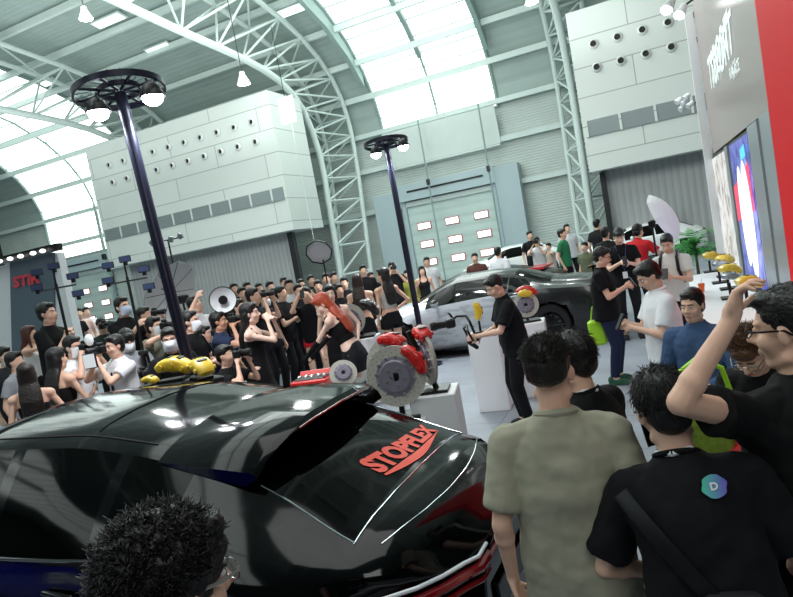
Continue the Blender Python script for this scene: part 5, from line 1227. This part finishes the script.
I=P('cameraman in black polo with a gimbal camera in his hands',489,277,D=6.9,az=-78,hpitch=25,hyaw=-5,top='polo',tc='#0d0f14',bc='#0d0f14',near=2,fat=1.1,hands={1:(.10,.28,-.37),-1:(-.12,.36,-.33)},hair='fade',lean=6,sleeve=.75); CI=I
# gimbal camera
a=I['w'](I['WR'][1]*.5+I['WR'][-1]*.5); fwd=I['RZ']@V((0,1,0)); rz=I['rz']; t=thing('gimbal_camera','black video camera on a gimbal with handles held by the cameraman','gimbal camera',a,rz)
cpos=V((0,.30,.20)); MB().rbox(cpos,(.12,.11,.1),.015).obj('camera_body',m_camb,t,smooth=False); MB().lathe([(.04,0),(.042,.1),(.05,.11),(.05,.17),(.04,.17),(.001,.15)],cpos+V((0,.05,0)),Matrix.Rotation(-PI/2,3,'X'),18).obj('lens',m_camb,t); MB().rbox(cpos+V((0,-.02,.09)),(.1,.02,.07),.006,Matrix.Rotation(-.5,3,'X')).obj('monitor',m_black,t,smooth=False)
MB().tube([cpos+V((.09,0,0)),cpos+V((.11,-.1,.05)),cpos+V((.06,-.2,.04)),cpos+V((0,-.22,-.02)),V((0,.05,.05)),V((0,.02,-.05))],.016,8).obj('gimbal_arm',m_black,t); MB().tube([V((-.16,.1,-.02)),V((-.12,.14,.1)),V((0,.12,.14)),V((.12,.14,.1)),V((.16,.1,-.02))],.013,8).obj('gimbal_handle',m_black,t); MB().caps((0,.05,-.12),(0,.12,-.05),.025,.028).obj('grip',m_black,t)
# ---- near foreground
CR=P('man in olive polo seen from behind, nearest in the centre',543,338,D=2.26,az=178,hyaw=12,top='polo',tc='#9c9b88',bc='#1b1d22',hair='fade',hc='#17150f',near=2,fat=1.08,sleeve=.80,hem=.16,sk='l',shoulder=1.0,lanyard='#cfd2d0')
tufts(CR,hairm('#17150f'),2600,.022,.0016,0,5,flow=(.1,.2,.4),region=lambda p:p.z>.06)
MM=P('young man in black tee with black mask, behind the olive polo man',566,333,D=2.75,az=-125,hpitch=10,tc='#0c0d10',near=2,mask=m_maskk,hands={1:(.15,.25,-.45),-1:(-.12,.22,-.45)},hem=.16,sleeve=.75,lanyard='#e6e8ea')
tufts(MM,hairm('#0d0b0c'),1500,.025,.0015,0,8,flow=(0,-.2,-.5))
BM=P('man in black tee with a small colour badge on the back, head bowed',652,371,D=2.08,az=172,hyaw=-25,hpitch=14,tc='#0b0c10',near=2,fat=1.06,lean=14,side=-9,hroll=-4,crouch=.08,hands={1:(.24,.18,-.44),-1:(-.13,.16,-.46)},lanyard='#e8ebee',hem=.16,glasses=True,sleeve=.8,mask=m_maskk,shoulder=1.0)
tufts(BM,hairm('#0d0b0c'),2600,.028,.0015,0,9,flow=(0,-.3,-.5))
GM=P('man with brown hair and metal glasses stooping over the counter',742,336,D=2.95,az=-22,hyaw=0,hpitch=28,tc='#0c0d10',near=2,lean=30,glasses='metal',hc='#5a3a22',hair='fringe',hands={1:(.1,.3,-.38),-1:(-.1,.3,-.36)},sk='l',fat=1.1)
tufts(GM,hairm('#5a3a22'),1800,.035,.0018,.6,10,up_=.6,flow=(0,.1,.1),region=lambda p:p.z>.05)
RM=P('man in black tee at the right edge holding his raised hand to his forehead',784,287,D=2.0,az=-142,hyaw=-38,hpitch=4,tc='#090a0c',near=2,fat=1.12,glasses=True,hair='fade',hands={-1:('W',at_d(730,322,1.82))},elbow={-1:('W',at_d(650,405,1.80))},palm={-1:(.5,-.6,-.3),'-1':(.35,-.05,.9)},curl={1:.4,-1:.75},sleeve=.5,hem=.16,shoulder=1.1,sk='l')
tufts(RM,hairm('#0d0b0c'),2200,.016,.0012,0,12,up_=.08,flow=(0,-.5,-.1),region=lambda p:p.z>.03)
CH=P('person with thick curly black hair at the bottom left, seen from behind',163,520,D=1.17,az=112,hpitch=8,tc='#1b1c20',near=2,hair='curly',glasses='metal',hem=.16)
tufts(CH,hairm('#0e0c0d'),7500,.030,.0020,1.8,13,vol=1.10,flow=(0,0,.1),up_=.42,name='hair_curls')
# back print, badge, strap on the near figures
def back_patch(I,vs2,fs,m,name,x0,z0,sx,sz,par,off=.012):
    """lay flat artwork onto the back of a shirt by casting to the torso loft"""
    pts=[]
    for p in vs2:
        x=x0+p.x*sx; z=z0+p.y*sz; c=I['pel']+I['up']*z
        k=z/I['s']
        ry=.128 if k<.3 else (.128-(k-.3)*.18); rx=.175
        q=math.sqrt(max(.05,1-(abs(x/I['s'])/rx)**2.5))**.8
        pts.append(c+I['rg']*x-I['fw']*((ry*q)*I['s']+off))
    g=MB().add(pts,fs); g.add([p-I['fw']*.002 for p in pts],[tuple(reversed(f)) for f in fs]); return g.obj(name,m,par,smooth=False)
def disc(n=28): 
    vs=[V((0,0,0))]+[V((math.cos(2*PI*i/n)*(1+.08*math.sin(6*PI*2*i/n)),math.sin(2*PI*i/n),0)) for i in range(n)]; return vs,[(0,1+i,1+(i+1)%n) for i in range(n)]
def grad_mat(n,c0,c1):
    m=mat(n,c0,.5); nt=m.node_tree; b=nt.nodes['Principled BSDF']; tc=nt.nodes.new('ShaderNodeTexCoord'); sx=nt.nodes.new('ShaderNodeSeparateXYZ'); r=nt.nodes.new('ShaderNodeValToRGB')
    nt.links.new(tc.outputs['Generated'],sx.inputs[0]); nt.links.new(sx.outputs['X'],r.inputs[0]); r.color_ramp.elements[0].color=lin(c0); r.color_ramp.elements[1].color=lin(c1); nt.links.new(r.outputs[0],b.inputs['Base Color']); return m
flush()
vs,fs=disc(); back_patch(BM,vs,fs,grad_mat('badge_print','#46c6a6','#6a4fc8'),'badge_print',.10,.43*BM['s'],.034,.034,BM['root'],.022)
vs,fs=text_mesh('D',1,bold=.03); back_patch(BM,vs,fs,m_white,'badge_letter',.10,.43*BM['s'],.03,.03,BM['root'],.026)
# sling strap and bag of the badge man
t=thing('sling_bag','black sling bag worn across the back of the badge man','bag',BM['loc'],BM['rz']); s=BM['s']
def bpt(x,z,o=.03):
    c=BM['pel']+BM['up']*z*s+BM['rg']*x*s; rr=math.sqrt(max(0,1-(abs(x)/.20)**2.2)); return c-BM['fw']*((.13*rr)*s+o)
g=MB(); pts=[bpt(x,z) for x,z in ((-.17,.44),(-.13,.38),(-.08,.30),(-.03,.22),(.02,.14),(.07,.08),(.12,.04))]
g.loft([(p,V((.75,0,.6)).normalized(),-BM['fw'],.028,.006) for p in pts],10,4); g.obj('strap',m_black,t)
MB().loft([(bpt(.02,.0,.07),BM['rg'],-BM['fw'],.08*s,.04),(bpt(.04,.06,.08),BM['rg'],-BM['fw'],.13*s,.07),(bpt(.06,.13,.07),BM['rg'],-BM['fw'],.11*s,.05),(bpt(.07,.16,.05),BM['rg'],-BM['fw'],.06*s,.03)],20,3).obj('bag_body',mat('nylon_black','#1a1b1f',.55),t)
vs,fs=text_mesh('///',1,bold=.02); back_patch(RM,vs,fs,m_white,'back_print',-.02,.20*RM['s'],.05,.045,RM['root'],.022)
# green printed bag with yellow-green rim between the badge man and the stooping man
p=at_d(706,425,2.72); t=thing('printed_bag','lime and red printed bag between the badge man and the stooping man','bag',p,math.radians(20))
MB().rbox((0,0,-.04),(.24,.10,.26),.04).obj('bag_body',mat('bag_print','#8fae3c',.5,var=.9,scale=22),t,smooth=False)
MB().tube([V((-.13,0,.1)),V((-.1,0,.24)),V((0,0,.3)),V((.1,0,.24)),V((.13,0,.1))],.012,8).obj('bag_handle',mat('lime_fabric','#a6dc2e',.6),t); MB().rbox((.1,-.03,-.12),(.16,.1,.05),.02,Matrix.Rotation(-.5,3,'Y')).obj('bag_trim',mat('red_fabric','#d0202c',.6),t,smooth=False)
# ------------------------------------------------------------------ light
w=bpy.data.worlds.new('world'); SC.world=w; w.use_nodes=True
w.node_tree.nodes['Background'].inputs[0].default_value=(.80,.93,.95,1); w.node_tree.nodes['Background'].inputs[1].default_value=.3
def area(loc,target,sx,sy,e,col=(1,1,1)):
    l=bpy.data.lights.new('fill_light','AREA'); l.shape='RECTANGLE'; l.size=sx; l.size_y=sy; l.energy=e; l.color=col  # area lights added to brighten the hall, no fixture belongs to them
    o=bpy.data.objects.new('fill_light',l); COL.objects.link(o); o.location=loc; o.rotation_euler=(V(target)-V(loc)).to_track_quat('-Z','Y').to_euler()
area((-10,20,15),(-10,20,0),10,12,1100,(.93,1,.97))  # added overhead fill for the general hall brightness
area((-1,3,9),(-1.5,4,0),5,5,170,(1,1,1))  # added key light above the coupe and the near figures
for x,y in ((-24,18),(-14,20),(-4,20),(7,14),(-20,4),(-6,6)): area((x,y,7.8),(x,y+.01,20),9,9,430,(.93,1,.97))  # added uplights floating in mid-air, brighten the roof
for x in (-26,-14,-2,8): area((x,12,10.5),(x,27,5.5),8,4,430,(.95,1,.98))  # added fill aimed at the back wall and duct boxes
area((2.5,-2.5,6.5),(-.2,2.6,1.2),3,3,120,(1,.99,.97))  # added fill from behind the camera for the near people
